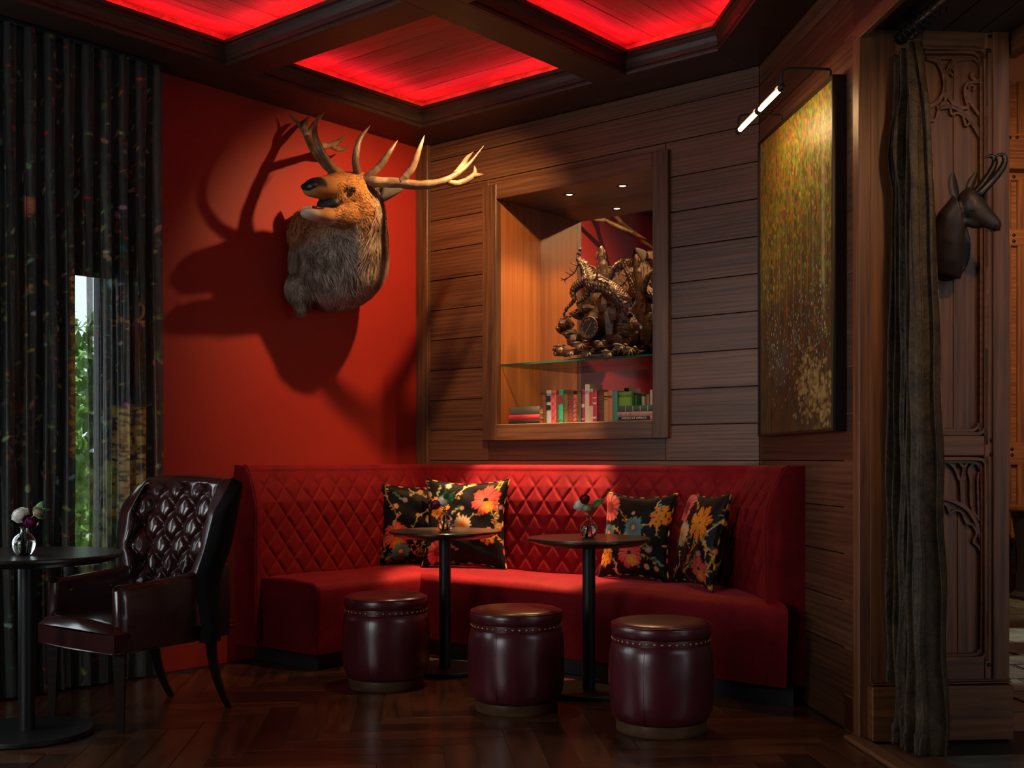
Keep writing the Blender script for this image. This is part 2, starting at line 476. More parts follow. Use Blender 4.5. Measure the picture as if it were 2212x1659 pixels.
# ---- floor: herringbone walnut boards
fl = MB(); fl.slab([(-7, -4), (1.95, -4), (1.95, 9.0), (-7, 9.0)], -.12, -.002)
floor = structure(part(fl, 'floor', M['floor_base']), 'dark walnut herringbone board floor')
P_, Q_ = DR, -DC
BW, BL = .125, .75
cnt = 0
for k in range(-90, 90):
    for m in range(-9, 9):
        for typ in (0, 1):
            x0, y0 = k * BW + m * BL, k * BW - m * BL
            if typ == 0: a0, a1, b0, b1 = x0, x0 + BL, y0, y0 + BW
            else: a0, a1, b0, b1 = x0 + BL, x0 + BL + BW, y0 + BW - BL, y0 + BW
            b0 += 5.0; b1 += 5.0
            a1 = min(a1, 1.765)
            if a1 - a0 < .02: continue
            c = P_ * (a0 + a1) / 2 + Q_ * (b0 + b1) / 2
            u, n = np.dot(c - A0, DA), np.dot(c - A0, NA)
            if n < -.12 or u > 1.5 or c[1] < 3.45 or c[0] < -3.1 - .0 or c[0] > 1.9: continue
            if n < .35 and u > .3: continue
            g = .0025; L, W = (a1 - a0 - g, b1 - b0 - g) if typ == 0 else (b1 - b0 - g, a1 - a0 - g)
            board('floor_board', M['floor'], (c[0], c[1], -.008 + .0006 * (cnt % 3)), P_ if typ == 0 else Q_, L, W, .016, floor, .0012)
            cnt += 1

# ---- red wall with the window behind the curtain and a tall window left of the view
wa = MB()
W1 = (-.475, -.225, .54, 2.62); W2 = (-3.1, -1.1, .55, 2.75)
Abox(wa, -.03, UB + .2, -.2, 0, -.05, 3.6)
ww = MB()
for u0, u1, z0, z1 in ((-9, W2[0], -.05, 3.6), (W2[0], W2[1], -.05, W2[2]), (W2[0], W2[1], W2[3], 3.6), (W2[1], W1[0], -.05, 3.6),
                       (W1[0], W1[1], -.05, W1[2]), (W1[0], W1[1], W1[3], 3.6), (W1[1], -.03, -.05, 3.6)):
    Abox(ww, u0, u1, -.2, 0, z0, z1)
structure(part(ww, 'wall_window', M['void']), 'dark window wall behind the printed curtain')
structure(part(wa, 'wall_left', M['red_wall']), 'deep red painted wall behind the elk head')
bb = struct_empty('baseboard_left', 'red painted baseboard along the red wall')
def sweepA(name, u0, u1, prof, mat, parent):
    mb = MB(); n = len(prof)
    mb.add([fA(u0, d, z) for d, z in prof] + [fA(u1, d, z) for d, z in prof], [tuple(range(n)), tuple(range(n, 2 * n))[::-1]] + [(i, (i + 1) % n, (i + 1) % n + n, i + n) for i in range(n)])
    return part(mb, name, mat, parent)
sweepA('board', -.02, UB - .02, [(0, 0), (.018, 0), (.018, .19), (0, .19)], M['red_wall'], bb)
sweepA('moulding', -.02, UB - .02, [(0, .19), (.022, .19), (.026, .198), (.020, .206), (.014, .210), (.016, .222), (.010, .232), (0, .236)], M['red_wall'], bb)

def window(name, W, mull, label, blind=False):
    u0, u1, z0, z1 = W
    o = struct_empty(name, label)
    fr = MB()
    for a, b, c, d in ((u0, u0 + .03, z0, z1), (u1 - .03, u1, z0, z1), (u0, u1, z0, z0 + .04), (u0, u1, z1 - .04, z1)):
        Abox(fr, a, b, -.15, -.08, c, d)
    part(fr, 'window_frame', M['trimwood'], o)
    for m in mull:
        mm = MB(); Abox(mm, m - .012, m + .012, -.14, -.09, z0, z1); part(mm, 'mullion', M['trimwood'], o)
    edges = [u0] + list(mull) + [u1]
    for a, b in zip(edges[:-1], edges[1:]):
        g = MB(); Abox(g, a, b, -.116, -.112, z0, z1); part(g, 'pane', M['pane'], o)
    sl = MB(); Abox(sl, u0 - .03, u1 + .03, -.08, .02, z0 - .03, z0); part(sl, 'window_sill', M['trimwood'], o)
    return o
w1 = window('window_1', W1, [-.283], 'narrow window seen through the printed curtain')
bl = MB(); Abox(bl, W1[0] + .005, W1[1] - .005, -.062, -.056, 2.05, W1[3]); Abox(bl, W1[0] + .005, W1[1] - .005, -.070, -.050, 2.035, 2.06)
part(bl, 'roller_blind', M['black'], w1)
window('window_2', W2, [-2.4, -1.75], 'tall window left of the view')

# ---- panelled wall behind the banquette
wb = MB()
wb_z = [(-.05, 1.26, 0, NC + .2), (2.78, 3.6, 0, NC + .2), (1.26, 2.78, 0, .60), (1.26, 2.78, 1.89, NC + .2)]
for z0, z1, s0, s1 in wb_z:
    wb.slab([tuple(fB(s, d, 0)[:2]) for s, d in ((s0, -.022), (s1, -.022), (s1, -.2), (s0, -.2))], z0, z1)
wallB = structure(part(wb, 'wall_back', M['black']), 'dark oak plank wall with a lit display niche')
RH = .193
def row_board(s0, s1, z0, z1, parent, f, dirv):
    board('plank', M['plank'], f((s0 + s1) / 2, -.011, (z0 + z1) / 2), dirv, s1 - s0 - .003, .022, z1 - z0 - .0045, parent, .0016)
for k in range(-2, 11):
    z0, z1 = 1.11 + RH * k, min(1.11 + RH * (k + 1), ZS)
    if z1 - z0 < .02: continue
    if z1 <= 1.24 or z0 >= 2.80: row_board(.10, NC, z0, z1, wallB, fB, NA)
    else:
        row_board(.10, .60, z0, z1, wallB, fB, NA); row_board(1.89, NC, z0, z1, wallB, fB, NA)
        if z0 < 1.24: row_board(.60, 1.89, z0, 1.24, wallB, fB, NA)
        if z1 > 2.80: row_board(.60, 1.89, 2.80, z1, wallB, fB, NA)
tr = struct_empty('trim_1', 'vertical oak corner post beside the red wall')
post('corner_post', M['trimwood'], fB(.052, -.005, 0), NA, .104, .07, ZS, tr, .003)

# ---- display niche
niche = struct_empty('trim_2', 'oak framed display niche with mirrored back')
S0, S1, Z0, Z1, ND = .685, 1.818, 1.332, 2.711, .414
post('frame_stile', M['trimwood'], fB(.628, 0, 1.232), NA, .114, .05, 2.806 - 1.232, niche, .004)
post('frame_stile', M['trimwood'], fB(1.8685, 0, 1.232), NA, .101, .05, 2.806 - 1.232, niche, .004)
board('frame_rail', M['trimwood'], fB((S0 + S1) / 2, 0, 2.7585), NA, S1 - S0, .05, .095, niche, .004)
board('frame_rail', M['trimwood'], fB((S0 + S1) / 2, 0, 1.282), NA, S1 - S0, .05, .10, niche, .004)
post('side_panel', M['niche_side'], fB(S0 - .01, -ND / 2 - .01, Z0 - .02), DA, ND + .02, .018, Z1 - Z0 + .04, niche, .001)
post('side_panel', M['niche_side'], fB(S1 + .01, -ND / 2 - .01, Z0 - .02), DA, ND + .02, .018, Z1 - Z0 + .04, niche, .001)
board('top_panel', M['trimwood'], fB((S0 + S1) / 2, -ND / 2 - .01, Z1 + .009), NA, S1 - S0 + .03, ND + .02, .018, niche, .001)
board('bottom_panel', M['trimwood'], fB((S0 + S1) / 2, -ND / 2 - .01, Z0 - .012), NA, S1 - S0 + .03, ND + .02, .018, niche, .001)
mi = MB(); mi.hexa([fB(S0, -ND, Z0 - .01), fB(S1, -ND, Z0 - .01), fB(S1, -ND - .006, Z0 - .01), fB(S0, -ND - .006, Z0 - .01),
                    fB(S0, -ND, Z1 + .01), fB(S1, -ND, Z1 + .01), fB(S1, -ND - .006, Z1 + .01), fB(S0, -ND - .006, Z1 + .01)])
part(mi, 'mirror', M['mirror'], niche)
lamp_glow = plain('warm_lamp_lens', (1, .8, .5), .4, emit=((1.0, .66, .30), 9.0))
for px, py in ((1230, 420), (1345, 401)):
    p = at_z(px, py, Z1)
    ring = MB(); ring.lathe([(.020, -.001), (.034, -.001), (.036, -.004), (.030, -.006), (.022, -.004), (.020, -.001)], 24, p); r = part(ring, 'downlight_ring', M['iron'], niche, smooth=True)
    le = MB(); le.lathe([(.0, -.0015), (.020, -.0015), (.020, .002), (.0, .002)], 20, p); part(le, 'downlight_lens', lamp_glow, r)
    spot('niche_spot', p + np.array([0, 0, -.012]), p + np.array([0, 0, -1]), 34, (1.0, .56, .22), 112, .5, .018)

# ---- picture wall
wc_ = MB(); wc_.slab([tuple(fC(t, d, 0)[:2]) for t, d in ((-.3, -.022), (TJ - .03, -.022), (TJ - .03, -.18), (-.3, -.18))], -.05, 3.6)
wallC = structure(part(wc_, 'wall_right', M['black']), 'dark oak plank wall carrying the forest painting')
for k in range(-6, 11):
    z0, z1 = 1.11 + RH * k, min(1.11 + RH * (k + 1), ZS)
    z0 = max(z0, 0.0)
    if z1 - z0 < .02: continue
    row_board(0.004, TJ - .068, z0, z1, wallC, fC, DC)

# ---- doorway: casing, carved reveal, head, threshold
ZH = 2.83
rev = struct_empty('door_1', 'carved oak doorway reveal with gothic tracery')
post('casing', M['door_wood'], fC(TJ - .034, 0, 0), DC, .066, .05, ZH, rev, .004)
RW = np.dot(PR(2181, 500, 0) - PR0, DR)
bk = MB(); bk.slab([tuple(fR(w, d, 0)[:2]) for w, d in ((0.0, -.060), (RW, -.060), (RW, -.22), (0.0, -.22))], -.05, 3.6); part(bk, 'reveal_core', M['door_wood'], rev)
def px_piece(name, x0, y0, x1, y1, d0, d1, vertical, parent=rev, mat=None, plane=PR, along=DR, nrm=NR, c=.003):
    a, b = plane(x0, y1, d1), plane(x1, y0, d1)
    w = np.dot(b - a, along); h = b[2] - a[2]; T = d1 - d0
    ce = a + along * w / 2 - nrm * T / 2
    if vertical: return post(name, mat or M['door_wood'], ce, along, w, T, h, parent, c)
    return board(name, mat or M['door_wood'], ce + np.array([0, 0, h / 2]), along, w, T, h, parent, c)
px_piece('stile', 1880, 66, 1992, 1600, -.04, 0, True)
px_piece('stile', 2127, 66, 2146, 1480, -.04, 0, True)
px_piece('corner_post', 2146, 60, 2181, 1600, -.06, .012, True)
px_piece('rail', 1992, 66, 2127, 104, -.04, 0, False)
px_piece('rail', 1992, 941, 2127, 985, -.04, 0, False)
px_piece('rail', 1992, 1424, 2127, 1480, -.04, 0, False)
px_piece('panel_board', 1992, 104, 2059, 941, -.05, -.036, True)
px_piece('panel_board', 2059, 104, 2127, 941, -.05, -.035, True)
px_piece('panel_board', 1992, 985, 2068, 1424, -.05, -.036, True)
px_piece('panel_board', 2068, 985, 2127, 1424, -.05, -.035, True)
px_piece('plinth', 1885, 1480, 2190, 1604, -.06, .05, False)
px_piece('plinth_moulding', 1885, 1469, 2184, 1474, -.06, .032, False, c=.002)
px_piece('plinth_moulding', 1885, 1473, 2188, 1481, -.06, .042, False, c=.003)
def px_rib(name, pts, w, t, d=-.036, n=24, closed=False, parent=rev, mat=None):
    P2 = spline(pts, n) if len(pts) > 2 else [np.array(p, float) for p in pts]
    mb = MB(); mb.ribbon([PR(p[0], p[1], d) for p in P2], w, t, NR, closed); return part(mb, name, mat or M['door_wood'], rev)
# moulded inner frames with rounded corners
px_rib('panel_moulding', [(1992, 109), (2085, 109), (2112, 114), (2121, 132), (2122, 180), (2122, 900), (2119, 926), (2108, 936), (2085, 937), (1992, 937)], .016, .036, n=90)
px_rib('panel_moulding', [(1992, 117), (2082, 117), (2104, 122), (2113, 140), (2114, 190), (2114, 890), (2110, 915), (2100, 928), (2080, 930), (1992, 930)], .014, .022, n=90)
px_rib('panel_moulding', [(1992, 991), (2095, 991), (2117, 998), (2124, 1020), (2124, 1390), (2118, 1412), (2098, 1420), (1992, 1420)], .016, .036, n=70)
px_rib('panel_moulding', [(1992, 998), (2088, 998), (2108, 1004), (2115, 1024), (2115, 1385), (2110, 1404), (2092, 1413), (1992, 1413)], .014, .022, n=70)
# upper tracery
TR = [([(1998, 128), (2020, 136), (2033, 160), (2037, 190), (2028, 215), (2010, 230), (1992, 236)], .018),
      ([(2098, 128), (2070, 130), (2050, 142), (2041, 165), (2040, 195), (2050, 220), (2068, 234), (2088, 235)], .018),
      ([(2098, 128), (2112, 140), (2116, 165), (2108, 178), (2094, 168), (2100, 160)], .014),
      ([(2088, 235), (2082, 215), (2080, 195), (2088, 182), (2104, 180), (2116, 178)], .014),
      ([(2083, 210), (2095, 228), (2108, 246), (2116, 252)], .016),
      ([(2024, 130), (2040, 160), (2056, 130)], .012), ([(2000, 128), (2098, 128)], .012),
      ([(2038, 190), (2038, 225), (2030, 232)], .014), ([(2020, 236), (2056, 234), (2088, 258), (2116, 300)], .020),
      ([(1992, 260), (2016, 262), (2024, 240), (2036, 222), (2048, 232), (2052, 250), (2062, 246), (2076, 252), (2082, 274), (2092, 268), (2106, 276), (2116, 312)], .012)]
for pts, w in TR: px_rib('tracery', pts, w, .017, d=-.036, n=26)
px_rib('tracery', [(2054, 150), (2060, 158), (2056, 166), (2050, 160)], .010, .015, n=12)
px_rib('tracery', [(2088, 192), (2094, 186), (2102, 190), (2098, 198)], .010, .015, n=12)
# lower tracery
TL = [([(1992, 996), (2006, 1000), (2018, 1010), (2026, 996), (2040, 996), (2052, 1004), (2060, 1014), (2068, 1034), (2072, 1040), (2074, 1086)], .014),
      ([(2070, 1000), (2078, 1012), (2074, 1036)], .016), ([(2086, 1000), (2078, 1014), (2080, 1036)], .012),
      ([(2092, 1034), (2088, 1018), (2096, 1004), (2106, 1004), (2114, 1018), (2108, 1034), (2110, 1120)], .010),
      ([(2092, 1034), (2094, 1092), (2112, 1124)], .010), ([(2000, 992), (2116, 992)], .014),
      ([(1992, 1076), (2024, 1074), (2060, 1084), (2088, 1102), (2106, 1132), (2116, 1166)], .020),
      ([(1994, 1106), (2000, 1092), (2012, 1082), (2028, 1084), (2042, 1092), (2048, 1108), (2058, 1102), (2074, 1106), (2084, 1130), (2096, 1132), (2106, 1152), (2098, 1170), (2110, 1180), (2116, 1196)], .012)]
for pts, w in TL: px_rib('tracery', pts, w, .017, d=-.036, n=30)
for x, y in ((2138, 79), (2137, 110), (2142, 951), (2141, 982), (2136, 1436)):
    p = PR(x, y, 0); b = MB(); b.ell(p, DR * .0085, np.array([0, 0, .0085]), NR * .006, 10, 6); part(b, 'bolt', M['iron'], rev, smooth=True)
# head of the doorway: boards seen from below
hd = MB(); hd.slab([tuple(fC(t, d, 0)[:2]) for t, d in ((TJ - .07, .02), (6.5, .02), (6.5, -RW - .05), (TJ - .07, -RW - .05))], ZH, 3.6)
part(hd, 'door_head', M['ceil_dark'], rev)
for k in range(4):
    board('head_board', M['ceil_dark'], fC(TJ + 1.6, -.09 - k * .15, ZH - .006), DC, 3.3, .146, .014, rev, .002)
board('head_casing', M['door_wood'], fC(TJ + 1.6, .012, ZH - .02), DC, 3.3, .03, .06, rev, .004)
board('head_casing', M['door_wood'], fC(TJ + 1.6, -RW - .03, ZH - .045), DC, 3.3, .05, .10, rev, .004)
th = struct_empty('trim_3', 'oak threshold between herringbone boards and slate')
board('threshold_board', M['trimwood'], fC(TJ + 1.05, .035, .008), DC, 2.2, .075, .022, th, .008)
board('threshold_board', M['trimwood'], fC(TJ + 1.2, -.085, .006), DC, 2.2, .165, .016, th, .003)

# ---- entrance hall beyond the doorway
slate = plain('slate', (.11, .115, .095), .40, noise=.55, nscale=9, bump=.35, var=.7)
hf = MB(); hf.slab([tuple(fC(t, d, 0)[:2]) for t, d in ((6.5, -.168), (6.5, -6), (-6.5, -6), (-6.5, -.168))], -.12, -.004)
hfl = structure(part(hf, 'floor_hall', M['floor_base']), 'grey slate floor of the entrance hall')
rs = random.Random(3)
q = 1.0
while q > -5.4:
    h = rs.uniform(.26, .46); w = .17
    while w < 2.9:
        L = rs.uniform(.34, .8)
        pts = []
        for a, b in ((w, q), (w + L, q), (w + L, q - h), (w, q - h)):
            pts.append(fR(a, b, 0)[:2] + np.array([rs.uniform(-.02, .02), rs.uniform(-.02, .02)]))
        ce = sum(pts) / 4; pts = [ce + (p - ce) * (1 - .012 / np.linalg.norm(p - ce)) for p in pts]
        if not (q - h < 0 and q > -.25 and w < RW):
            m = MB(); m.slab([tuple(p - ce) for p in pts][::-1], -.012, .0); o = link('slate_tile', m.mesh('slate_tile'), slate, hfl)
            o.location = (ce[0], ce[1], rs.uniform(-.001, .002)); o.rotation_euler.z = 0
        w += L
    q -= h
DH = -4.9
def PH(x, y, d): return pix_plane(fR(0, DH, 0), NR, x, y, d)
wh = MB(); wh.slab([tuple(fR(w, d, 0)[:2]) for w, d in ((-1.0, DH), (6, DH), (6, DH - .2), (-1.0, DH - .2))], -.05, 4.4)
wallH = structure(part(wh, 'wall_hall', M['door_wood']), 'panelled oak wall at the far side of the hall')
def hp(name, x0, y0, x1, y1, d1, vertical=False): return px_piece(name, x0, y0, x1, y1, -.01, d1, vertical, wallH, M['door_wood'], PH, DR, NR, .006)
hp('cornice', 2100, 60, 2300, 84, .09); hp('cornice', 2100, 84, 2300, 112, .05)
hp('rail', 2100, 112, 2300, 150, .03); hp('rail', 2100, 290, 2300, 326, .03)
hp('ledge', 2100, 344, 2300, 362, .16); hp('ledge_moulding', 2100, 326, 2300, 345, .08); hp('rail', 2100, 362, 2300, 388, .03)
hp('rail', 2100, 496, 2300, 530, .03); hp('baseboard', 2100, 1238, 2300, 1292, .05)
hp('rail', 2100, 955, 2300, 1005, .03)
for x in (2170, 2200): hp('stile', x, 150, x + 13, 290, .028, True)
for x in (2170, 2199, 2232): hp('stile', x, 388, x + 15, 1238, .028, True)
for x, y in ((2181, 120), (2199, 120), (2181, 297), (2197, 297), (2190, 382), (2190, 508), (2190, 521), (2186, 970), (2186, 983)):
    p = PH(x, y, .03); b = MB(); b.ell(p, DR * .016, np.array([0, 0, .016]), NR * .01, 8, 5); part(b, 'bolt', M['iron'], wallH, smooth=True)
hc = MB(); hc.slab([tuple(fC(t, d, 0)[:2]) for t, d in ((6.5, -RW - .05), (6.5, -6), (-6.5, -6), (-6.5, -RW - .05))], 4.3, 4.4)
structure(part(hc, 'ceiling_hall', plain('hall_ceiling_paint', (.55, .30, .22), .8)), 'plaster ceiling of the hall')
hw = MB()
hw.slab([tuple(fR(w, d, 0)[:2]) for w, d in ((5.8, 7), (6, 7), (6, -5.1), (5.8, -5.1))], -.05, 4.4)
hw.slab([tuple(fR(w, d, 0)[:2]) for w, d in ((RW - .12, -.2), (RW, -.2), (RW, DH - .1), (RW - .12, DH - .1))], -.05, 4.4)
structure(part(hw, 'wall_hall_side', M['door_wood']), 'side walls of the hall')

# ---- the rest of the room behind the viewer
wr = MB(); wr.slab([(-4, -2.6), (7.5, -2.6), (7.5, -2.4), (-4, -2.4)], -.05, 4.4)
structure(part(wr, 'wall_front', M['void']), 'dark wall behind the viewer')
we = MB()
for n0, n1, z0, z1 in ((-.2, 1.1, -.05, 3.6), (3.7, 6.0, -.05, 3.6), (1.1, 3.7, -.05, .7), (1.1, 3.7, 2.7, 3.6)): Abox(we, -6.7, -6.5, n0, n1, z0, z1)
structure(part(we, 'wall_end', M['void']), 'end wall with a wide window behind the viewer')
w3 = struct_empty('window_3', 'wide window in the end wall behind the viewer')
for n_ in (1.12, 1.97, 2.83, 3.68):
    m_ = MB(); Abox(m_, -6.64, -6.58, n_ - .03, n_ + .03, .7, 2.7); part(m_, 'mullion', M['trimwood'], w3)
for n0, n1 in ((1.15, 1.94), (2.0, 2.8), (2.86, 3.65)):
    m_ = MB(); Abox(m_, -6.612, -6.608, n0, n1, .7, 2.7); part(m_, 'pane', M['pane'], w3)

# ---- ceiling: dark soffit, beams and red-lit coffers
def csweep(name, path, prof, mat, parent):
    n = len(path); P = [np.array(p, float) for p in path]; mb = MB(); vs = []
    area2 = sum(P[i][0] * P[(i + 1) % n][1] - P[(i + 1) % n][0] * P[i][1] for i in range(n))
    sg = 1 if area2 > 0 else -1
    nr = []
    for i in range(n):
        e = P[(i + 1) % n] - P[i]; e /= np.linalg.norm(e); nr.append(np.array([-e[1], e[0]]) * sg)
    for i in range(n):
        a, b = nr[i - 1], nr[i]; m = (a + b) / (1 + np.dot(a, b))
        for o, z in prof: vs.append(fA(*(P[i] + m * o), z))
    k = len(prof)
    fs = [(i * k + j, i * k + (j + 1) % k, ((i + 1) % n) * k + (j + 1) % k, ((i + 1) % n) * k + j) for i in range(n) for j in range(k)]
    mb.add(vs, fs); return part(mb, name, mat, parent)
ce = MB(); ce.slab([(-9, -3), (2.6, -3), (2.6, 9.3), (-9, 9.3)], 3.46, 3.6)
ceiling = structure(part(ce, 'ceiling', M['void']), 'coffered dark wood ceiling with red cove light')
NS, U1, U2, UE, NB0, NB1 = .325, .18, .355, 1.622, 1.645, 1.832
CHN = 2.40
cof1 = [(-1.1, NS), (U1, NS), (U1, NB0), (-1.1, NB0)]
cof2 = [(U2, NS), (UE, NS), (UE, NB0), (U2, NB0)]
cof3 = [(U2, NB1), (UE, NB1), (UE, CHN), (U2, CHN + UE - U2)]
cof4 = [(-1.1, NB1), (U1, NB1), (U1, 3.7), (-1.1, 3.7)]
def ab(name, u0, u1, n0, n1, z0=ZS, z1=3.262):
    """soffit board with its grain along the longer side"""
    L, W = u1 - u0, n1 - n0; c_ = fA((u0 + u1) / 2, (n0 + n1) / 2, (z0 + z1) / 2)
    return board(name, M['ceil_dark'], c_, DA if L >= W else NA, max(L, W), min(L, W), z1 - z0, ceiling, .002)
ab('soffit_board', 0, UB, 0, NS); ab('soffit_board', -6, -.0005, .125, NS); ab('soffit_board', UE, UB, NS, CHN)
ab('beam', U1, U2, NS, NB0); ab('beam', U1, U2, NB1, 3.7); ab('beam', -1.1, UE, NB0, NB1)
ab('soffit_board', -6, -1.1, NS, 3.7)
sf = MB(); sf.slab(Apoly([(UE, CHN), (UB, CHN), (UB, NC), (-.4, NC + UB + .4), (U2, CHN + UE - U2)]), ZS, 3.262); part(sf, 'soffit_board', M['ceil_dark'], ceiling)
sf = MB(); sf.slab(Apoly([(-6, 3.7), (U2, 3.7), (-.4, NC + UB + .4), (-4.5, 9.5), (-6, 9.5)]), ZS, 3.262); part(sf, 'soffit_board', M['ceil_dark'], ceiling)
MOULD = [(-.004, 3.148), (.012, 3.148), (.014, 3.160), (.007, 3.163), (.007, 3.172), (.014, 3.176), (.016, 3.200), (.024, 3.222), (.034, 3.236), (.034, 3.244), (.042, 3.247), (.044, 3.266), (-.004, 3.266)]
led = plain('red_led', (1, .05, .06), .5, emit=((1.0, .012, .030), 46.0))
CO = .075
for i, cf in enumerate((cof1, cof2, cof3, cof4)):
    csweep('crown_moulding', cf, MOULD, M['ceil_dark'], ceiling)
    csweep('cove_board', cf, [(-CO, 3.262), (-CO, 3.36), (-CO - .012, 3.36), (-CO - .012, 3.262)], M['ceil_plank'], ceiling)
    csweep('led_strip', cf, [(-.030, 3.263), (-.018, 3.263), (-.018, 3.268), (-.030, 3.268)], led, ceiling)
    us = [p[0] for p in cf]; ns = [p[1] for p in cf]; u0, u1, n0, n1 = min(us) - CO, max(us) + CO, min(ns) - CO, max(ns) + CO
    Wd = .205; zc = 3.352
    if i == 1:
        k = u0
        while k < u1:
            e = min(k + Wd, u1); board('coffer_plank', M['ceil_plank'], fA((k + e) / 2, (n0 + n1) / 2, zc), NA, n1 - n0, e - k - .004, .02, ceiling, .002); k += Wd
    else:
        k = n0
        while k < n1:
            e = min(k + Wd, n1); board('coffer_plank', M['ceil_plank'], fA((u0 + u1) / 2, (k + e) / 2, zc), DA, u1 - u0, e - k - .004, .02, ceiling, .002); k += Wd

# ================================================================== BANQUETTE
ben = thing('banquette', 'red velvet corner banquette with diamond quilted back', 'banquette', fA(UB - .3, .6, 0))
ZSEAT, ZTOP, ZBOT = .462, 1.085, .088
def back_d(z): return float(np.interp(z, [.1, .46, .68, .80, .88, .96, 1.05, 1.10], [.176, .168, .172, .176, .172, .148, .106, .095]))
def quilt(s, z, pw=.145, ph=.160):
    """diamond stitched padding: 0 on the seams, 1 on the pillows"""
    a, b = s / pw + z / ph, s / pw - z / ph
    da, db = abs((a + .5) % 1 - .5), abs((b + .5) % 1 - .5)
    m = min(da, db) * 2
    f = 1 - math.exp(-(m / .16) ** 1.3)
    return f
def fade(z, s, s0, s1):
    return min(1, max(0, (ZTOP - .055 - z) / .05)) * min(1, max(0, (s - s0 - .03) / .05)) * min(1, max(0, (s1 - s - .03) / .05))
# profile over the top: param q 0..1 from seat level up the front, over the rounded top and down the back
def back_prof(q):
    if q < .80:
        z = .30 + (ZTOP - .035 - .30) * q / .80; return back_d(z), z, 1
    a = (q - .80) / .20 * math.pi / 2
    d0 = back_d(ZTOP - .035)
    return .035 + (d0 - .035) - .035 + .035 * math.cos(a) if q < .9 or True else 0, ZTOP - .035 + .035 * math.sin(a), 0
def back_section(pos, outn, s, s0, s1, nz=120):
    """list of points up the front of the back at path position pos (on the wall) with outward normal outn"""
    out = []
    for j in range(nz):
        d, z, fr = back_prof(j / (nz - 1))
        if fr: d += .011 * (quilt(s, z) - 1) * fade(z, s, s0, s1) + .006
        else: d += .006
        out.append((d, z))
    return out
def make_back(name, path, s0, s1, ns, cap0=None, cap1=None):
    """path(s, d) -> plan point"""
    nz = 110; vs = []; fs = []
    for i in range(ns):
        s = s0 + (s1 - s0) * i / (ns - 1)
        for d, z in back_section(None, None, s, s0, s1, nz):
            p = path(s, d); vs.append((p[0], p[1], z))
        p = path(s, .0); vs.append((p[0], p[1], ZTOP))
    k = nz + 1
    for i in range(ns - 1):
        for j in range(k - 1): fs.append((i * k + j, (i + 1) * k + j, (i + 1) * k + j + 1, i * k + j + 1))
    mb = MB(); mb.add(vs, fs); return part(mb, name, M['velvet'], ben, smooth=True)
UL = 0.10   # left end of the banquette along the red wall
p_end = at_z(542, 1398, ZBOT); UL = np.dot(p_end - A0, DA)
def pathA(s, d):   # mitred into the corner
    u = min(s, 10); tmax = UB - d
    f = (s - UL) / (UB - UL); uu = UL + f * (tmax - UL); return fA(uu, d, 0)
make_back('backrest', pathA, UL + .012, UB, 300)
RF = .62
ang = math.radians(45)
def pathBC(s, d):
    """along the panelled wall then round the blunt corner onto the picture wall"""
    Lc = RF * math.tan(ang / 2)                      # tangent length
    sB = NC - Lc; arc = RF * ang
    c = fB(sB, RF, 0)
    if s <= sB:
        x0 = d; f = s / sB; return fB(x0 + f * (sB - x0), d, 0)
    if s <= sB + arc:
        a = (s - sB) / RF; r = RF - d
        return c + NA * math.sin(a) * r + DA * math.cos(a) * r * 1.0
    t = s - sB - arc + Lc; return fC(t, d, 0)
tEnd = .685
Lc = RF * math.tan(ang / 2); SMAX = NC - Lc + RF * ang + (tEnd - Lc)
make_back('backrest', pathBC, 0.0, SMAX, 520)
def end_panel(name, f, s, sgn, w=.03):
    """solid padded end of a back: f(s, d, z) wall frame, extruded a little along the wall"""
    prof = [(0.0, ZBOT)] + [(back_d(z) + .008, z) for z in np.linspace(ZBOT, ZTOP - .04, 14)]
    d0 = back_d(ZTOP) + .008
    prof += [(d0 - .04 + .04 * math.cos(a), ZTOP - .04 + .042 * math.sin(a)) for a in np.linspace(.25, math.pi / 2, 7)] + [(0.0, ZTOP + .002)]
    n = len(prof); mb = MB(); cen = np.array([np.mean([p[0] for p in prof]), np.mean([p[1] for p in prof])])
    ringsv = []
    for k, (e, ins) in enumerate(((w, 0.0), (.012, 0.0), (.004, .004), (0.0, .013))):
        for d, z in prof:
            v_ = np.array([d, z]); q = v_ + N(cen - v_) * ins if d > .001 else v_
            ringsv.append(f(s + sgn * e, max(q[0], 0.0), q[1]))
    mb.add(ringsv, [(r * n + i, r * n + (i + 1) % n, (r + 1) * n + (i + 1) % n, (r + 1) * n + i) for r in range(3) for i in range(n)] + [tuple(range(3 * n, 4 * n)), tuple(range(n))[::-1]])
    o = part(mb, name, M['velvet'], ben, auto=40)
    pp = MB(); pp.tube([f(s + sgn * .012, d + .001, z) for d, z in prof[1:-1]], .0035, 6); part(pp, 'piping', M['velvet'], o, smooth=True)
    return o
end_panel('end_panel', fA, UL, 1, .04)
end_panel('end_panel', fC, tEnd + .012, -1, .04)
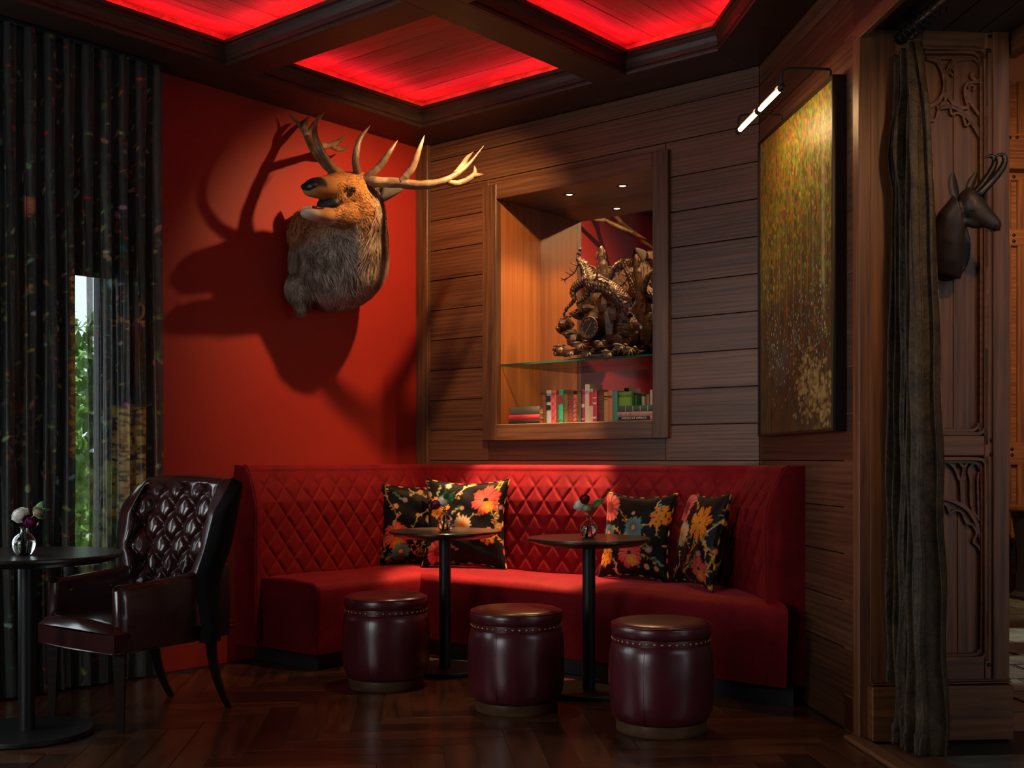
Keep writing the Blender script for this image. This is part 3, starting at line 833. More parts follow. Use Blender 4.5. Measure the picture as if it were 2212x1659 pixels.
# seats
def seat_prof(D):
    pr = [(.06, ZSEAT - .03)]
    for q in np.linspace(.08, D - .05, 12): pr.append((q, ZSEAT + .014 * math.sin(math.pi * min(1, (q - .08) / (D - .1)))))
    for a in np.linspace(math.pi / 2, 0, 8): pr.append((D - .045 + .045 * math.cos(a), ZSEAT - .045 + .045 * math.sin(a)))
    for z in np.linspace(ZSEAT - .08, ZBOT, 12): pr.append((D - .018 * (ZSEAT - .045 - z) / (ZSEAT - .045 - ZBOT), z))
    pr.append((.06, ZBOT)); return pr
DSA, DSB = .640, .635
def seat(name, f, pr, e0, e1, ns=60, wob=.003):
    """e0(d)/e1(d): where the sweep starts and stops for a point d out from the wall"""
    n = len(pr); vs = []
    for i in range(ns):
        t_ = i / (ns - 1)
        for d, z in pr:
            s = e0(d) + (e1(d) - e0(d)) * t_
            vs.append(f(s, d, z + wob * math.sin(9 * s + 3 * d) * (1 if z > ZSEAT - .01 else 0)))
    mb = MB(); mb.add(vs, [(i * n + j, (i + 1) * n + j, (i + 1) * n + (j + 1) % n, i * n + (j + 1) % n) for i in range(ns - 1) for j in range(n)] + [tuple(range(n)), tuple(range((ns - 1) * n, ns * n))[::-1]])
    return part(mb, name, M['velvet'], ben, auto=50)
seat('seat', fA, seat_prof(DSA), lambda d: UL + .055, lambda d: UB - d * DSB / DSA)
# main seat: from the corner mitre to the right-hand wing
def wing_s(d): return NC + d * math.tan(math.radians(22.5)) * 0 + (NC * 0) + ((.10 / S2) * -1 + d * 1.0) * 1.0
# picture wall line in (s, d): s - NC = d (45 degrees); wing centre lies .10 off it
seat('seat', fB, seat_prof(DSB), lambda d: d * DSA / DSB, lambda d: NC + d - .11 / S2)
# left end face of the left seat, slightly padded
ep = MB(); pr = seat_prof(DSA); n = len(pr)
rv = []
for e, ins in ((.07, 0), (.058, .0), (.050, .006), (.047, .018)):
    cen = np.array([.36, .28])
    for d, z in pr:
        v_ = np.array([d, z]); q = v_ + N(cen - v_) * ins; rv.append(fA(UL + e, q[0], q[1]))
ep.add(rv, [(r * n + i, r * n + (i + 1) % n, (r + 1) * n + (i + 1) % n, (r + 1) * n + i) for r in range(3) for i in range(n)] + [tuple(range(3 * n, 4 * n))])
part(ep, 'seat_end', M['velvet'], ben, auto=40)
pl = MB()
pl.slab(Apoly([(UL + .10, .05), (UB, .05), (UB - DSB + .05, DSA - .06), (UL + .10, DSA - .06)]), 0, ZBOT + .01)
pl.slab([tuple(fB(s, d, 0)[:2]) for s, d in ((.1, .05), (NC - .05, .05), (NC + DSB - .06 - .10, DSB - .06), (DSA - .06, DSB - .06))], 0, ZBOT + .01)
pl.slab([tuple(fC(t, d, 0)[:2]) for t, d in ((.1, .005), (tEnd - .03, .005), (tEnd - .03, .15), (.1, .15))], 0, ZBOT + .01)
part(pl, 'toe_kick', M['black'], ben)

# ================================================================== ROUND TABLES
tabletop = wood('ebonised_tabletop', (.008, .006, .005), (.030, .022, .017), .30, sx=2.5, sy=20, var=.1, bump=.25, coat=.2)
blackm = plain('black_powder_coat', (.010, .010, .011), .42, spec=.4, bump=.02, nscale=120)
def table(loc, R, RB, H, label, colr=.031):
    t_ = thing('cafe_table', label, 'table', (loc[0], loc[1], 0), 'round black pedestal tables', world=False)
    tp = MB(); tp.lathe([(0, H - .036), (R - .055, H - .036), (R - .012, H - .018), (R, H - .012), (R, H - .004), (R - .004, H), (0, H)], 64); part(tp, 'table_top', tabletop, t_, auto=35)
    c = MB(); c.lathe([(colr, .018), (colr, H - .034)], 28); part(c, 'column', blackm, t_, auto=30)
    b = MB(); b.lathe([(0, .002), (RB - .004, .002), (RB, .006), (RB, .018), (RB - .004, .022), (0, .022)], 56); part(b, 'base', blackm, t_, auto=35)
    return t_
T1, T2, T0 = (-.354, 6.085), (.368, 5.52), (-1.966, 4.67)
table(T1, .294, .215, .742, 'round black pedestal table nearer the red wall, before the cushion pair')
table(T2, .294, .215, .742, 'round black pedestal table in the middle of the banquette, before the plain quilted back')
table(T0, .374, .257, .735, 'larger round black table beside the leather wing chair', .033)

# ================================================================== STOOLS
def stool(loc, rz, label):
    s_ = thing('drum_stool', label, 'stool', (loc[0], loc[1], 0), 'burgundy leather drum stools', world=False, rotz=rz)
    pb = MB(); pb.lathe([(0, 0.0), (.182, 0.0), (.186, .006), (.186, .048), (0, .048)], 48); part(pb, 'plinth', M['trimwood'], s_, auto=35)
    bd = MB(); pf = [(0, .046), (.178, .046), (.190, .052), (.200, .066), (.209, .095), (.2145, .14), (.2165, .20), (.2165, .25), (.214, .30), (.210, .335), (.204, .358), (.196, .368), (0, .368)]
    seg = 72; bd.lathe(pf, seg)
    # slight hand-made unevenness
    bd.v = [(x * (1 + .004 * math.sin(5 * math.atan2(y, x) + 20 * z)), y * (1 + .004 * math.sin(4 * math.atan2(y, x) + 13 * z)), z) for x, y, z in bd.v]
    b_ = part(bd, 'drum', M['leather'], s_, auto=50)
    for k in range(4):
        a = -math.pi / 2 - .42 + k * math.pi / 2
        sm = MB(); sm.tube([((r - .0006) * math.cos(a), (r - .0006) * math.sin(a), z) for r, z in pf[2:-1]], .0016, 5); part(sm, 'seam', M['iron'], b_)
    bn = MB(); bn.lathe([(.196, .364), (.2005, .365), (.2015, .378), (.2005, .392), (.196, .393)], 64); bn_ = part(bn, 'nailhead_band', M['leather'], s_, auto=40)
    nl = MB()
    for k in range(42):
        a = 2 * math.pi * k / 42; c = np.array([.2012 * math.cos(a), .2012 * math.sin(a), .378]); o_ = np.array([math.cos(a), math.sin(a), 0])
        nl.ell(c, o_ * .0042, np.cross((0, 0, 1), o_) * .0062, np.array([0, 0, .0062]), 8, 6)
    nb = part(nl, 'nailheads', M['brass'], bn_, smooth=True); nb['kind'] = 'stuff'
    cu = MB(); cu.lathe([(0, .392), (.199, .392), (.2045, .400), (.2065, .415), (.2055, .432), (.200, .443), (.185, .450), (.14, .456), (.07, .459), (0, .460)], 64); c_ = part(cu, 'cushion_top', M['leather'], s_, auto=60)
    pp = MB(); pp.tube([(.2035 * math.cos(a), .2035 * math.sin(a), .440) for a in np.linspace(0, 2 * math.pi, 65)], .0028, 6); part(pp, 'piping', M['leather'], c_, smooth=True)
    return s_
stool((-.6216, 5.69), .12, 'burgundy leather drum stool nearest the leather wing chair')
stool((.0187, 5.16), 0.0, 'burgundy leather drum stool standing between the two other stools')
stool((.6155, 4.76), -.03, 'burgundy leather drum stool nearest the viewer and the doorway')

# ================================================================== WING CHAIR
CH = np.array([-1.651, 5.036, 0.0]); bdir = N(np.array([.61, .79, 0])); wdir = np.cross(bdir, (0, 0, 1))   # wdir: sitter's left seen from the front -> image right
ch = thing('wing_chair', 'deep buttoned oxblood leather wing chair by the curtain', 'chair', CH)
def K(w, b, z): return CH + wdir * w + bdir * b + np.array([0, 0, z])
legm = wood('dark_leg', (.005, .003, .002), (.018, .009, .005), .5, var=.1, spec=.2)
for w, b, w2, b2 in ((.245, -.235, .255, -.235), (-.245, -.235, -.255, -.235)):
    m = MB(); m.loft([(K(w2, b2, 0), wdir * .017, bdir * .017), (K(w2, b2, .004), wdir * .019, bdir * .019), (K(w, b, .36), wdir * .036, bdir * .036)], 4); part(m, 'leg', legm, ch)
for w in (.205, -.205):
    m = MB(); m.loft([(K(w * 1.04, .245 + .10 * (1 - q) ** 2.2, .36 * q), wdir * (.017 + .012 * q), bdir * (.019 + .014 * q)) for q in np.linspace(0, 1, 8)], 4); part(m, 'leg', legm, ch, auto=40)
# seat block: flared, domed
def seat_pt(a, b):   # a across, b front(0)..back(1)
    hw = .285 - .055 * b; y = -.285 + .52 * b
    bow = .022 * (1 - (2 * a - 1) ** 2) * (1 - b)
    return (2 * a - 1) * hw, y - bow
sm = MB()
def seat_top(a, b):
    w, y = seat_pt(a, b); e = min(1, min(a, 1 - a, b * 1.4, (1 - b) * 1.6 + .0) / .10); e = math.sqrt(max(0, 1 - (1 - e) ** 2))
    return K(w, y, .405 + .035 * e + .028 * math.sin(math.pi * a) * math.sin(math.pi * min(1, b * .9 + .1)))
sm.grid(28, 28, seat_top)
ring = [(a, 0) for a in np.linspace(0, 1, 14)] + [(1, b) for b in np.linspace(0, 1, 14)[1:]] + [(a, 1) for a in np.linspace(1, 0, 14)[1:]] + [(0, b) for b in np.linspace(1, 0, 14)[1:-1]]
vv = []
for z in (.405, .385, .34, .325):
    for a, b in ring: w, y = seat_pt(a, b); vv.append(K(w * (1.0 if z > .33 else .985), y, z))
n = len(ring)
sm.add(vv, [(r * n + i, r * n + (i + 1) % n, (r + 1) * n + (i + 1) % n, (r + 1) * n + i) for r in range(3) for i in range(n)] + [tuple(range(3 * n, 4 * n))])
st = part(sm, 'seat', M['chair_leather'], ch, auto=60)
pp = MB(); pp.tube([K(*seat_pt(a, b), .328) for a, b in ring] + [K(*seat_pt(0, 0), .328)], .004, 6); part(pp, 'piping', M['chair_leather'], st, smooth=True)
# back: a wrapped, tufted shell. v in [-1,1] across (wings beyond +-.62), z up
def back_line(v, z):
    """inner surface of the back: plan position at height z"""
    zz = (z - .40) / .64
    flare = .28 + .050 * math.sin(math.pi * min(1, max(0, zz))) * 0 + (.035 * max(0, zz - .35) - .045 * math.exp(-((zz - .28) / .18) ** 2))
    av = abs(v); sg = 1 if v >= 0 else -1
    lean = .20 + .10 * zz
    core = .60
    if av <= core: w = av / core * (flare - .06); b = lean
    else:
        q = (av - core) / (1 - core); a = q * math.pi / 2
        wl = .085 + .035 * math.sin(math.pi * min(1, max(0, zz)))
        w = flare - .06 + .085 * math.sin(a * .95); b = lean - wl * (1 - math.cos(a))
    return sg * w, b
def top_z(v):
    av = abs(v); return 1.035 + .012 * math.cos(av * 2.2) - (.14 * max(0, (av - .72) / .28) ** 2.4)
# tuft centres in (arc, z)
AW = .80
def tuft(v, z, zt):
    x = v * AW * .5; pw, ph = .150, .170
    a = x / pw; b = (z - .47) / ph
    best = 9; 
    bi = round(b * 2) 
    for r in (bi - 1, bi, bi + 1):
        for c in (math.floor(a) - 1, math.floor(a), math.floor(a) + 1, math.floor(a) + 2):
            cx = c + (.5 if r % 2 else 0); dx, dz = (a - cx) * pw, (b - r / 2) * ph
            best = min(best, math.hypot(dx, dz))
    # pleats run along the diagonals between buttons
    A, B = a + b, a - b
    da, db = abs((A + .5) % 1 - .5), abs((B + .5) % 1 - .5)
    pleat = min(da, db) * 2
    f = (1 - math.exp(-(best / .038) ** 1.25)) * .62 + (1 - math.exp(-(pleat / .20) ** 1.1)) * .38
    edge = min(1, max(0, (zt - .03 - z) / .05)) * min(1, max(0, (z - .46) / .05)) * min(1, max(0, (1 - abs(v)) / .12))
    return 1 + (f - 1) * edge
bk = MB(); NUv, NZv = 190, 150
def in_pt(v, z, push=0.0):
    w, b = back_line(v, z); e = 1e-3
    w2, b2 = back_line(min(1, v + e), z); w1, b1 = back_line(max(-1, v - e), z)
    tx, ty = w2 - w1, b2 - b1; L = math.hypot(tx, ty) + 1e-9; nx, ny = ty / L, -tx / L
    return K(w + nx * push, b + ny * push, z)
def back_fn(i, j):
    v = -1 + 2 * i; zt = top_z(v)
    z = .40 + (zt - .40) * min(1, j)
    h = .058 * tuft(v, z, zt)
    roll = 1.0; q = (zt - z)
    if q < .04: roll = math.sqrt(max(0, 1 - (1 - q / .04) ** 2))
    eg = 1 - abs(v)
    if eg < .06: roll *= math.sqrt(max(0, 1 - (1 - eg / .06) ** 2))
    return in_pt(v, z, -.012 + h * roll)
bk.grid(NUv, NZv, back_fn)
o_back = part(bk, 'backrest', M['chair_leather'], ch, smooth=True)
outer = MB()
def outer_fn(i, j):
    v = -1 + 2 * i; zt = top_z(v); z = .33 + (zt - .33) * j
    q = min(1, (zt - z) / .03); eg = min(1, (1 - abs(v)) / .05)
    k = math.sqrt(max(0, 1 - (1 - q) ** 2)) * math.sqrt(max(0, 1 - (1 - eg) ** 2))
    return in_pt(v, z, -.012 - .055 * k)
outer.grid(90, 40, outer_fn)
part(outer, 'back_shell', plain('black_hide', (.005, .0035, .003), .9, spec=.15, noise=.4, nscale=60, bump=.3), ch, smooth=True)
bt = MB()
for r in range(0, 8):
    for c in range(-4, 5):
        x = (c + (.5 if r % 2 else 0)) * .150; z = .47 + r * .085; v = x / (AW * .5)
        if abs(v) > .9 or z > top_z(v) - .07 or z < .50: continue
        b = MB(); b.ell(in_pt(v, z, .008), wdir * .009, np.array([0, 0, .009]), bdir * .006, 10, 6); part(b, 'button', M['chair_leather'], o_back, smooth=True)
# arms
for sg in (1, -1):
    am = MB()
    def arm_out(q): return (.262 + .018 * math.sin(math.pi * q)), .20 - .46 * q
    prof = []
    rings_ = []
    for q in np.linspace(-.25, 1, 26):
        w, b = arm_out(max(q, -.25)); zt = .612 + .030 * max(0, 1 - q) ** 2 - .012 * q
        if q > .96: w -= 0
        sec = [(w - .045, .40), (w - .046, zt - .02), (w - .040, zt - .004), (w - .026, zt), (w - .010, zt - .004), (w + .002, zt - .02), (w + .012, .46), (w + .004, .335), (w - .045, .335)]
        cx = w - .022
        sh = 1.0 if q < .93 else math.sqrt(max(0.05, 1 - ((q - .93) / .075) ** 2))
        rings_.append([K(sg * (cx + (x - cx) * sh), b, z if sh == 1 else .47 + (z - .47) * (.90 + .10 * sh)) for x, z in sec])
    n = 9; vs = [p for r in rings_ for p in r]
    am.add(vs, [(r * n + i, r * n + (i + 1) % n, (r + 1) * n + (i + 1) % n, (r + 1) * n + i) for r in range(25) for i in range(n)] + [tuple(range(n))[::-1], tuple(range(25 * n, 26 * n))])
    ao = part(am, 'arm', M['chair_leather'] if sg < 0 else M['chair_leather'], ch, auto=55)
    for q in (.35, .78):
        w, b = arm_out(q); bb_ = MB(); bb_.ell(K(sg * (w - .048), b, .545), wdir * .005, bdir * .009, np.array([0, 0, .009]), 10, 6); part(bb_, 'button', M['chair_leather'], ao, smooth=True)
    pp = MB(); pp.tube([K(sg * (arm_out(q)[0] + .000), arm_out(q)[1], .612 + .030 * max(0, 1 - q) ** 2 - .012 * q - .014) for q in np.linspace(-.2, .94, 16)], .0035, 6); part(pp, 'piping', M['chair_leather'], ao, smooth=True)

# ================================================================== ELK SHOULDER MOUNT
fur_m = printed('elk_fur', rough=.75, attr='print', bump=.5, bscale=90, spec=.15)
Ef = PA(700, 560, 0)
elk = thing('elk_mount', 'bugling elk head trophy with wide antlers on the red wall', 'trophy', Ef)
Z3 = np.array([0, 0, 1.0])
def ringv(c, tan, ra, rb, ref=Z3):
    t_ = N(tan); a = N(np.cross(ref, t_)); b = np.cross(t_, a); return (c, a * ra, b * rb)
# head frame
skull = PA(758, 424, .56)
def PY(x, y, Y): return CAM + np.array([(x - CX) / F_PX, 1, (YH - y) / F_PX]) * Y
nose = PY(674, 404, skull[1] - .27)
hf_ = N(nose - skull); hs_ = N(np.cross(Z3, hf_)); 
if hs_[1] > 0: hs_ = -hs_
hu_ = np.cross(hf_, hs_); hu_ = hu_ if hu_[2] > 0 else -hu_
HL = np.linalg.norm(nose - skull)
print('head length', HL, hf_, hs_)
k_ = HL / .40
KX = 1.18   # girth of the head
def Hd(f, s, t): return skull + hf_ * f * k_ + (hs_ * s + hu_ * t) * KX
body = MB()
# chest and neck, from the wall outwards and up to the skull
path = [(PA(694, 560, .0), .225, .270), (PA(712, 564, .10), .262, .285), (PA(733, 560, .22), .275, .280), (PA(748, 538, .34), .245, .262),
        (PA(760, 508, .43), .195, .220), (PA(768, 478, .50), .165, .185), (PA(772, 452, .55), .145, .150), (Hd(-.02, 0, -.01), .122, .130)]
C3 = spline([p[0] for p in path], 26); R1 = spline([np.array(p[1:]) for p in path], 26)
rings = []
for i in range(26):
    tn = C3[min(i + 1, 25)] - C3[max(i - 1, 0)]
    if i < 4: tn = NA * (1 - i / 4) + N(tn) * (i / 4)
    rings.append(ringv(C3[i], tn, R1[i][0], R1[i][1]))
body.loft(rings, 32)
# foreleg stub and brisket at the lower left
body.ell(PA(650, 625, .10), NA * .09, DA * .09, Z3 * .10); body.ell(PA(652, 646, .13), NA * .05, DA * .055, Z3 * .085)
body.ell(PA(728, 622, .14), NA * .12, DA * .16, Z3 * .10); body.ell(PA(664, 505, .10), NA * .10, DA * .12, Z3 * .14)
body.ell(PA(764, 520, .42), NA * .10, DA * .12, Z3 * .16)
def hring(f, t, w, h): return (Hd(f, 0, t), hs_ * w * KX, hu_ * h * KX)
def HP(x, y): return PY(x, y, skull[1] - .27 * (758 - x) / 84.0)
def hr(x, y, w, h): return (HP(x, y), hs_ * w, hu_ * h)
body.loft([hr(784, 428, .070, .080), hr(768, 424, .112, .112), hr(750, 416, .122, .112), hr(732, 409, .112, .088), hr(714, 406, .094, .070), hr(698, 405, .084, .060), hr(685, 405, .078, .055), hr(674, 405, .070, .049), hr(667, 406, .044, .030)], 26)
# cheeks and open lower jaw
J0 = HP(742, 448); jtip = HP(654, 456); jd = N(jtip - J0); kj = np.linalg.norm(jtip - J0) / .305
ju = N(np.cross(jd, hs_)); ju = ju if ju[2] > 0 else -ju
body.loft([hr(765, 452, .085, .095), hr(745, 456, .092, .095), hr(724, 460, .080, .075), hr(706, 466, .066, .050), hr(690, 466, .056, .036), hr(674, 463, .052, .029), hr(663, 460, .046, .026), hr(655, 458, .024, .014)], 22)
body.ell(HP(722, 426), hf_ * .075, hs_ * .092, hu_ * .060)
for s in (1, -1): body.ell(HP(728, 408) + hs_ * s * .092, hf_ * .048, hs_ * .030, hu_ * .030)
# pedicles
for q in ((727, 380, .57), (776, 391, .62)): body.ell(PA(*q), hs_ * .042, hf_ * .042, hu_ * .05)
bme = fuse(body, 'hide', .011, 3, Ef)
co = np.zeros(len(bme.vertices) * 3, np.float32); bme.vertices.foreach_get('co', co); co = co.reshape(-1, 3).astype(float) + Ef
rel = co - skull; cf, cs, ct = rel @ hf_ / k_, rel @ hs_ / KX, rel @ hu_ / KX
jr = (co - J0) / kj; jf, jt = jr @ jd, jr @ ju
un = np.stack([(co - A0) @ DA, (co - A0) @ NA, co[:, 2]], 1)
cols = np.zeros_like(co)
neck = np.array([.150, .100, .066]); mane = np.array([.44, .36, .285]); headc = np.array([.36, .155, .045]); dark = np.array([.022, .020, .022]); white = np.array([.55, .46, .38])
nz_ = .5 + .5 * np.sin(co[:, 0] * 41 + 3 * np.sin(co[:, 2] * 19)) * np.sin(co[:, 2] * 17 + 2.5 * np.sin(co[:, 0] * 29))
cols[:] = neck + (mane - neck) * nz_[:, None]
shoulder = np.clip((un[:, 2] - 2.30) / .12, 0, 1) * np.clip((.30 - un[:, 1]) / .12, 0, 1)
cols = cols + (np.array([.40, .22, .09]) - cols) * shoulder[:, None]
hm = np.clip((cf + .10) / .10, 0, 1) * np.clip((ct + .20) / .10, 0, 1); cols = cols + (headc * (.85 + .3 * nz_[:, None]) - cols) * hm[:, None]
top = np.clip((ct - .045) / .04, 0, 1) * np.clip((cf + .05) / .05, 0, 1); cols = cols + (np.array([.15, .062, .022]) - cols) * (top * .7)[:, None]
nm = np.clip((cf - .345) / .02, 0, 1) * np.clip((ct + .012) / .012, 0, 1); cols = cols + (dark - cols) * nm[:, None]
lip = np.clip((cf - .30) / .03, 0, 1) * np.clip((-.008 - ct) / .01, 0, 1) * (jf < .1); cols = cols + (white - cols) * (lip * .8)[:, None]
jm = np.clip((jf - .215) / .04, 0, 1) * (np.abs(jt) < .06) * (np.abs(cs) < .08); cols = cols + (white - cols) * jm[:, None]
set_colors(bme, cols); bme.materials.append(fur_m)
hide = link('hide', bme, None, elk)
# guard hairs
bme.calc_loop_triangles()
tri = np.zeros(len(bme.loop_triangles) * 3, np.int32); bme.loop_triangles.foreach_get('vertices', tri); tri = tri.reshape(-1, 3)
p0, p1, p2 = co[tri[:, 0]], co[tri[:, 1]], co[tri[:, 2]]
ar = np.linalg.norm(np.cross(p1 - p0, p2 - p0), axis=1); nrm = np.cross(p1 - p0, p2 - p0) / (ar[:, None] + 1e-12)
NH = 42000
pick = nrng.choice(len(tri), NH, p=ar / ar.sum()); r1, r2 = nrng.random(NH), nrng.random(NH); fl_ = r1 + r2 > 1; r1[fl_] = 1 - r1[fl_]; r2[fl_] = 1 - r2[fl_]
hp0 = p0[pick] + (p1 - p0)[pick] * r1[:, None] + (p2 - p0)[pick] * r2[:, None]; hn = nrm[pick]
rel = hp0 - skull; cf, cs, ct = rel @ hf_ / k_, rel @ hs_ / KX, rel @ hu_ / KX
keep = ~((cf > .27) | ((((hp0 - J0) / kj) @ jd > .17) & (np.abs(((hp0 - J0) / kj) @ ju) < .07))) & ((hp0 - A0) @ NA > .01)
hp0, hn, cf, ct, pk = hp0[keep], hn[keep], cf[keep], ct[keep], pick[keep]
hc_ = cols[tri[pk, 0]] * (nrng.uniform(.45, 1.7, len(pk))[:, None])
onhead = np.clip((cf + .06) / .08, 0, 1)
flow = (-Z3 * 1.0 + NA * .05)[None] * (1 - onhead[:, None]) + (-hf_ * 1.0 - hu_ * .35)[None] * onhead[:, None]
wav = np.stack([np.sin(hp0 @ np.array([23., 9, 14]) + 3 * np.sin(hp0 @ np.array([7., 19, 11]))), np.sin(hp0 @ np.array([11., 25, -9]) + 2), np.sin(hp0 @ np.array([-13., 8, 27]) + 1)], 1)
flow = flow + wav * .38 + nrng.normal(0, .20, flow.shape); flow = flow - hn * np.sum(flow * hn, 1)[:, None]; flow /= np.linalg.norm(flow, axis=1)[:, None] + 1e-9
throat = np.exp(-(((hp0 - PA(735, 545, .40)) / np.array([.22, .22, .24])) ** 2).sum(1))
ln = (.036 + .085 * throat) * (1 - .62 * onhead) * nrng.uniform(.6, 1.3, len(pk))
side = np.cross(hn, flow); wd = .0019 + .0016 * throat
q1 = hp0 + flow * (ln * .55)[:, None] + hn * (ln * .22)[:, None]; q2 = hp0 + flow * ln[:, None] + hn * (ln * .25)[:, None] - Z3 * (ln * .1)[:, None]
V = np.stack([hp0 - side * wd[:, None], hp0 + side * wd[:, None], q1 + side * (wd * .7)[:, None], q1 - side * (wd * .7)[:, None], q2], 1).reshape(-1, 3) - Ef
nH = len(pk); Fq = []
for i in range(nH): b_ = i * 5; Fq.append((b_, b_ + 1, b_ + 2, b_ + 3)); Fq.append((b_ + 3, b_ + 2, b_ + 4))
hme = bpy.data.meshes.new('guard_hair'); hme.from_pydata(V.tolist(), [], Fq); set_colors(hme, np.repeat(np.clip(hc_, 0, 1), 5, 0)); hme.materials.append(fur_m)
gh = link('guard_hair', hme, None, elk); gh['kind'] = 'stuff'
# mouth, nose, eyes, ears
mouthm = plain('mouth_inside', (.050, .010, .008), .35, noise=.3, nscale=30)
m = MB(); m.loft([(HP(720, 440), hs_ * .060, hu_ * .040), (HP(709, 440), hs_ * .074, hu_ * .042), (HP(704, 440), hs_ * .066, hu_ * .034), (HP(701, 440), hs_ * .04, hu_ * .016)], 16); part(m, 'mouth_lining', M['black'], elk, smooth=True)
m = MB(); m.ell(HP(686, 451), hf_ * .055, hs_ * .028, hu_ * .012); part(m, 'tongue', mouthm, elk, smooth=True)
for i in range(-2, 3):
    m = MB(); m.ell(HP(664, 449) + hs_ * .013 * i, hf_ * .004, hs_ * .006, hu_ * .010, 8, 6); part(m, 'tooth', plain('tooth', (.62, .55, .42), .3), elk, smooth=True)
nosem = plain('wet_nose', (.014, .015, .018), .28, bump=.25, nscale=140)
m = MB(); m.ell(HP(670, 402), hf_ * .022, hs_ * .052, hu_ * .030); nz = part(m, 'nose', nosem, elk, smooth=True)
for s in (1, -1):
    m = MB(); m.ell(HP(668, 402) + hs_ * s * .036, hf_ * .020, hs_ * .015, hu_ * .016, 12, 8); part(m, 'nostril', M['black'], nz, smooth=True)
    m = MB(); m.ell(HP(727, 417) + hs_ * s * .113, hf_ * .022, hs_ * .014, hu_ * .014, 14, 10); e_ = part(m, 'eye', plain('dark_eye', (.006, .004, .003), .05, coat=1.0), elk, smooth=True)
    m = MB(); m.tube([HP(727, 416) + hs_ * s * (.118 - .014 * abs(math.cos(a))) + hf_ * .036 * math.cos(a) + hu_ * .015 * math.sin(a) for a in np.linspace(-.2, math.pi + .3, 10)], .008, 6); part(m, 'eyelid', plain('eyelid', (.035, .018, .010), .6), e_, smooth=True)
def ear(name, pts, side_v, wid, mat_out, mat_in, parent, cup=.35):
    """leaf-shaped cupped ear along spine points"""
    sp = spline(pts, 14); out = MB(); inn = MB()
    for mb, sh in ((out, 0.0), (inn, .004)):
        vs = []
        for i, p in enumerate(sp):
            t_ = i / 13; w = wid * (math.sin(math.pi * min(1, .12 + t_ * .86)) ** .75) * (1 - .25 * t_)
            d = N(sp[min(i + 1, 13)] - sp[max(i - 1, 0)]); b = N(side_v - d * np.dot(side_v, d)); n_ = np.cross(d, b)
            for k in range(9):
                a = -1 + 2 * k / 8; vs.append(p + b * w * a + n_ * (w * cup * (a * a - .4) + sh))
        mb.add(vs, [(i * 9 + k, i * 9 + k + 1, (i + 1) * 9 + k + 1, (i + 1) * 9 + k) for i in range(13) for k in range(8)])
    o = part(out, name, mat_out, parent, smooth=True); part(inn, 'ear_lining', mat_in, o, smooth=True); return o
earo = plain('ear_fur', (.085, .050, .030), .8, noise=.35, nscale=60, bump=.4); eari = plain('ear_inner_fur', (.050, .042, .038), .85, noise=.5, nscale=50, bump=.4)
ear('ear', [PA(795, 432, .57), PA(815, 428, .58), PA(842, 420, .60), PA(869, 410, .62)], Z3 * .68 + NA * .73, .072, earo, eari, elk, -.45)
eb = Hd(-.06, -.09, .05); ear('ear', [eb, eb - hs_ * .07 + Z3 * .01, eb - hs_ * .13 + Z3 * .02, eb - hs_ * .19 + Z3 * .03], hf_ + .3 * Z3, .046, earo, eari, elk, -.4)
# antlers
ta = NT('antler'); v = ta.coords((1, 1, 1), rand=False); f = ta.noise(v, 38, 5, .65); g = ta.noise(v, 7, 3, .5)
ta.l(ta.ramp(ta.math('MULTIPLY_ADD', f, .35, ta.math('MULTIPLY', g, .65)), [(.32, (.030, .018, .011)), (.52, (.15, .088, .045)), (.72, (.42, .29, .165))]), ta.b.inputs['Base Color'])
ta.base(Roughness=.45); ta.bump(f, .5, .006)
def antler(parent, spec):
    root = None
    for name, pts, r0, r1 in spec:
        P = [PA(*p) for p in pts]; n = 26; S = spline(P, n)
        R = [r0 + (r1 - r0) * (i / (n - 1)) ** 1.15 for i in range(n)]
        if r1 < .008: R = [r0 * (1 - .25 * (i / (n - 1)) - .75 * (i / (n - 1)) ** 3.0) + .0012 for i in range(n)]
        rr = random.Random(len(pts)); R = [q * (1 + .05 * math.sin(i * 2.1 + r0 * 900)) for i, q in enumerate(R)]
        mb = MB(); mb.tube(S, R, 10); o = part(mb, name, ta.m, parent if root is None else root, smooth=True)
        if root is None:
            root = o
            if '_o' not in o: o['_o'] = parent['_o']; 
            bu = MB(); bu.ell(S[0], *[q * .036 for q in (NA, DA, Z3)]); bu_ = part(bu, 'burr', plain('antler_burr', (.045, .025, .014), .8, noise=.5, nscale=80, bump=.8), root, smooth=True)
    return root
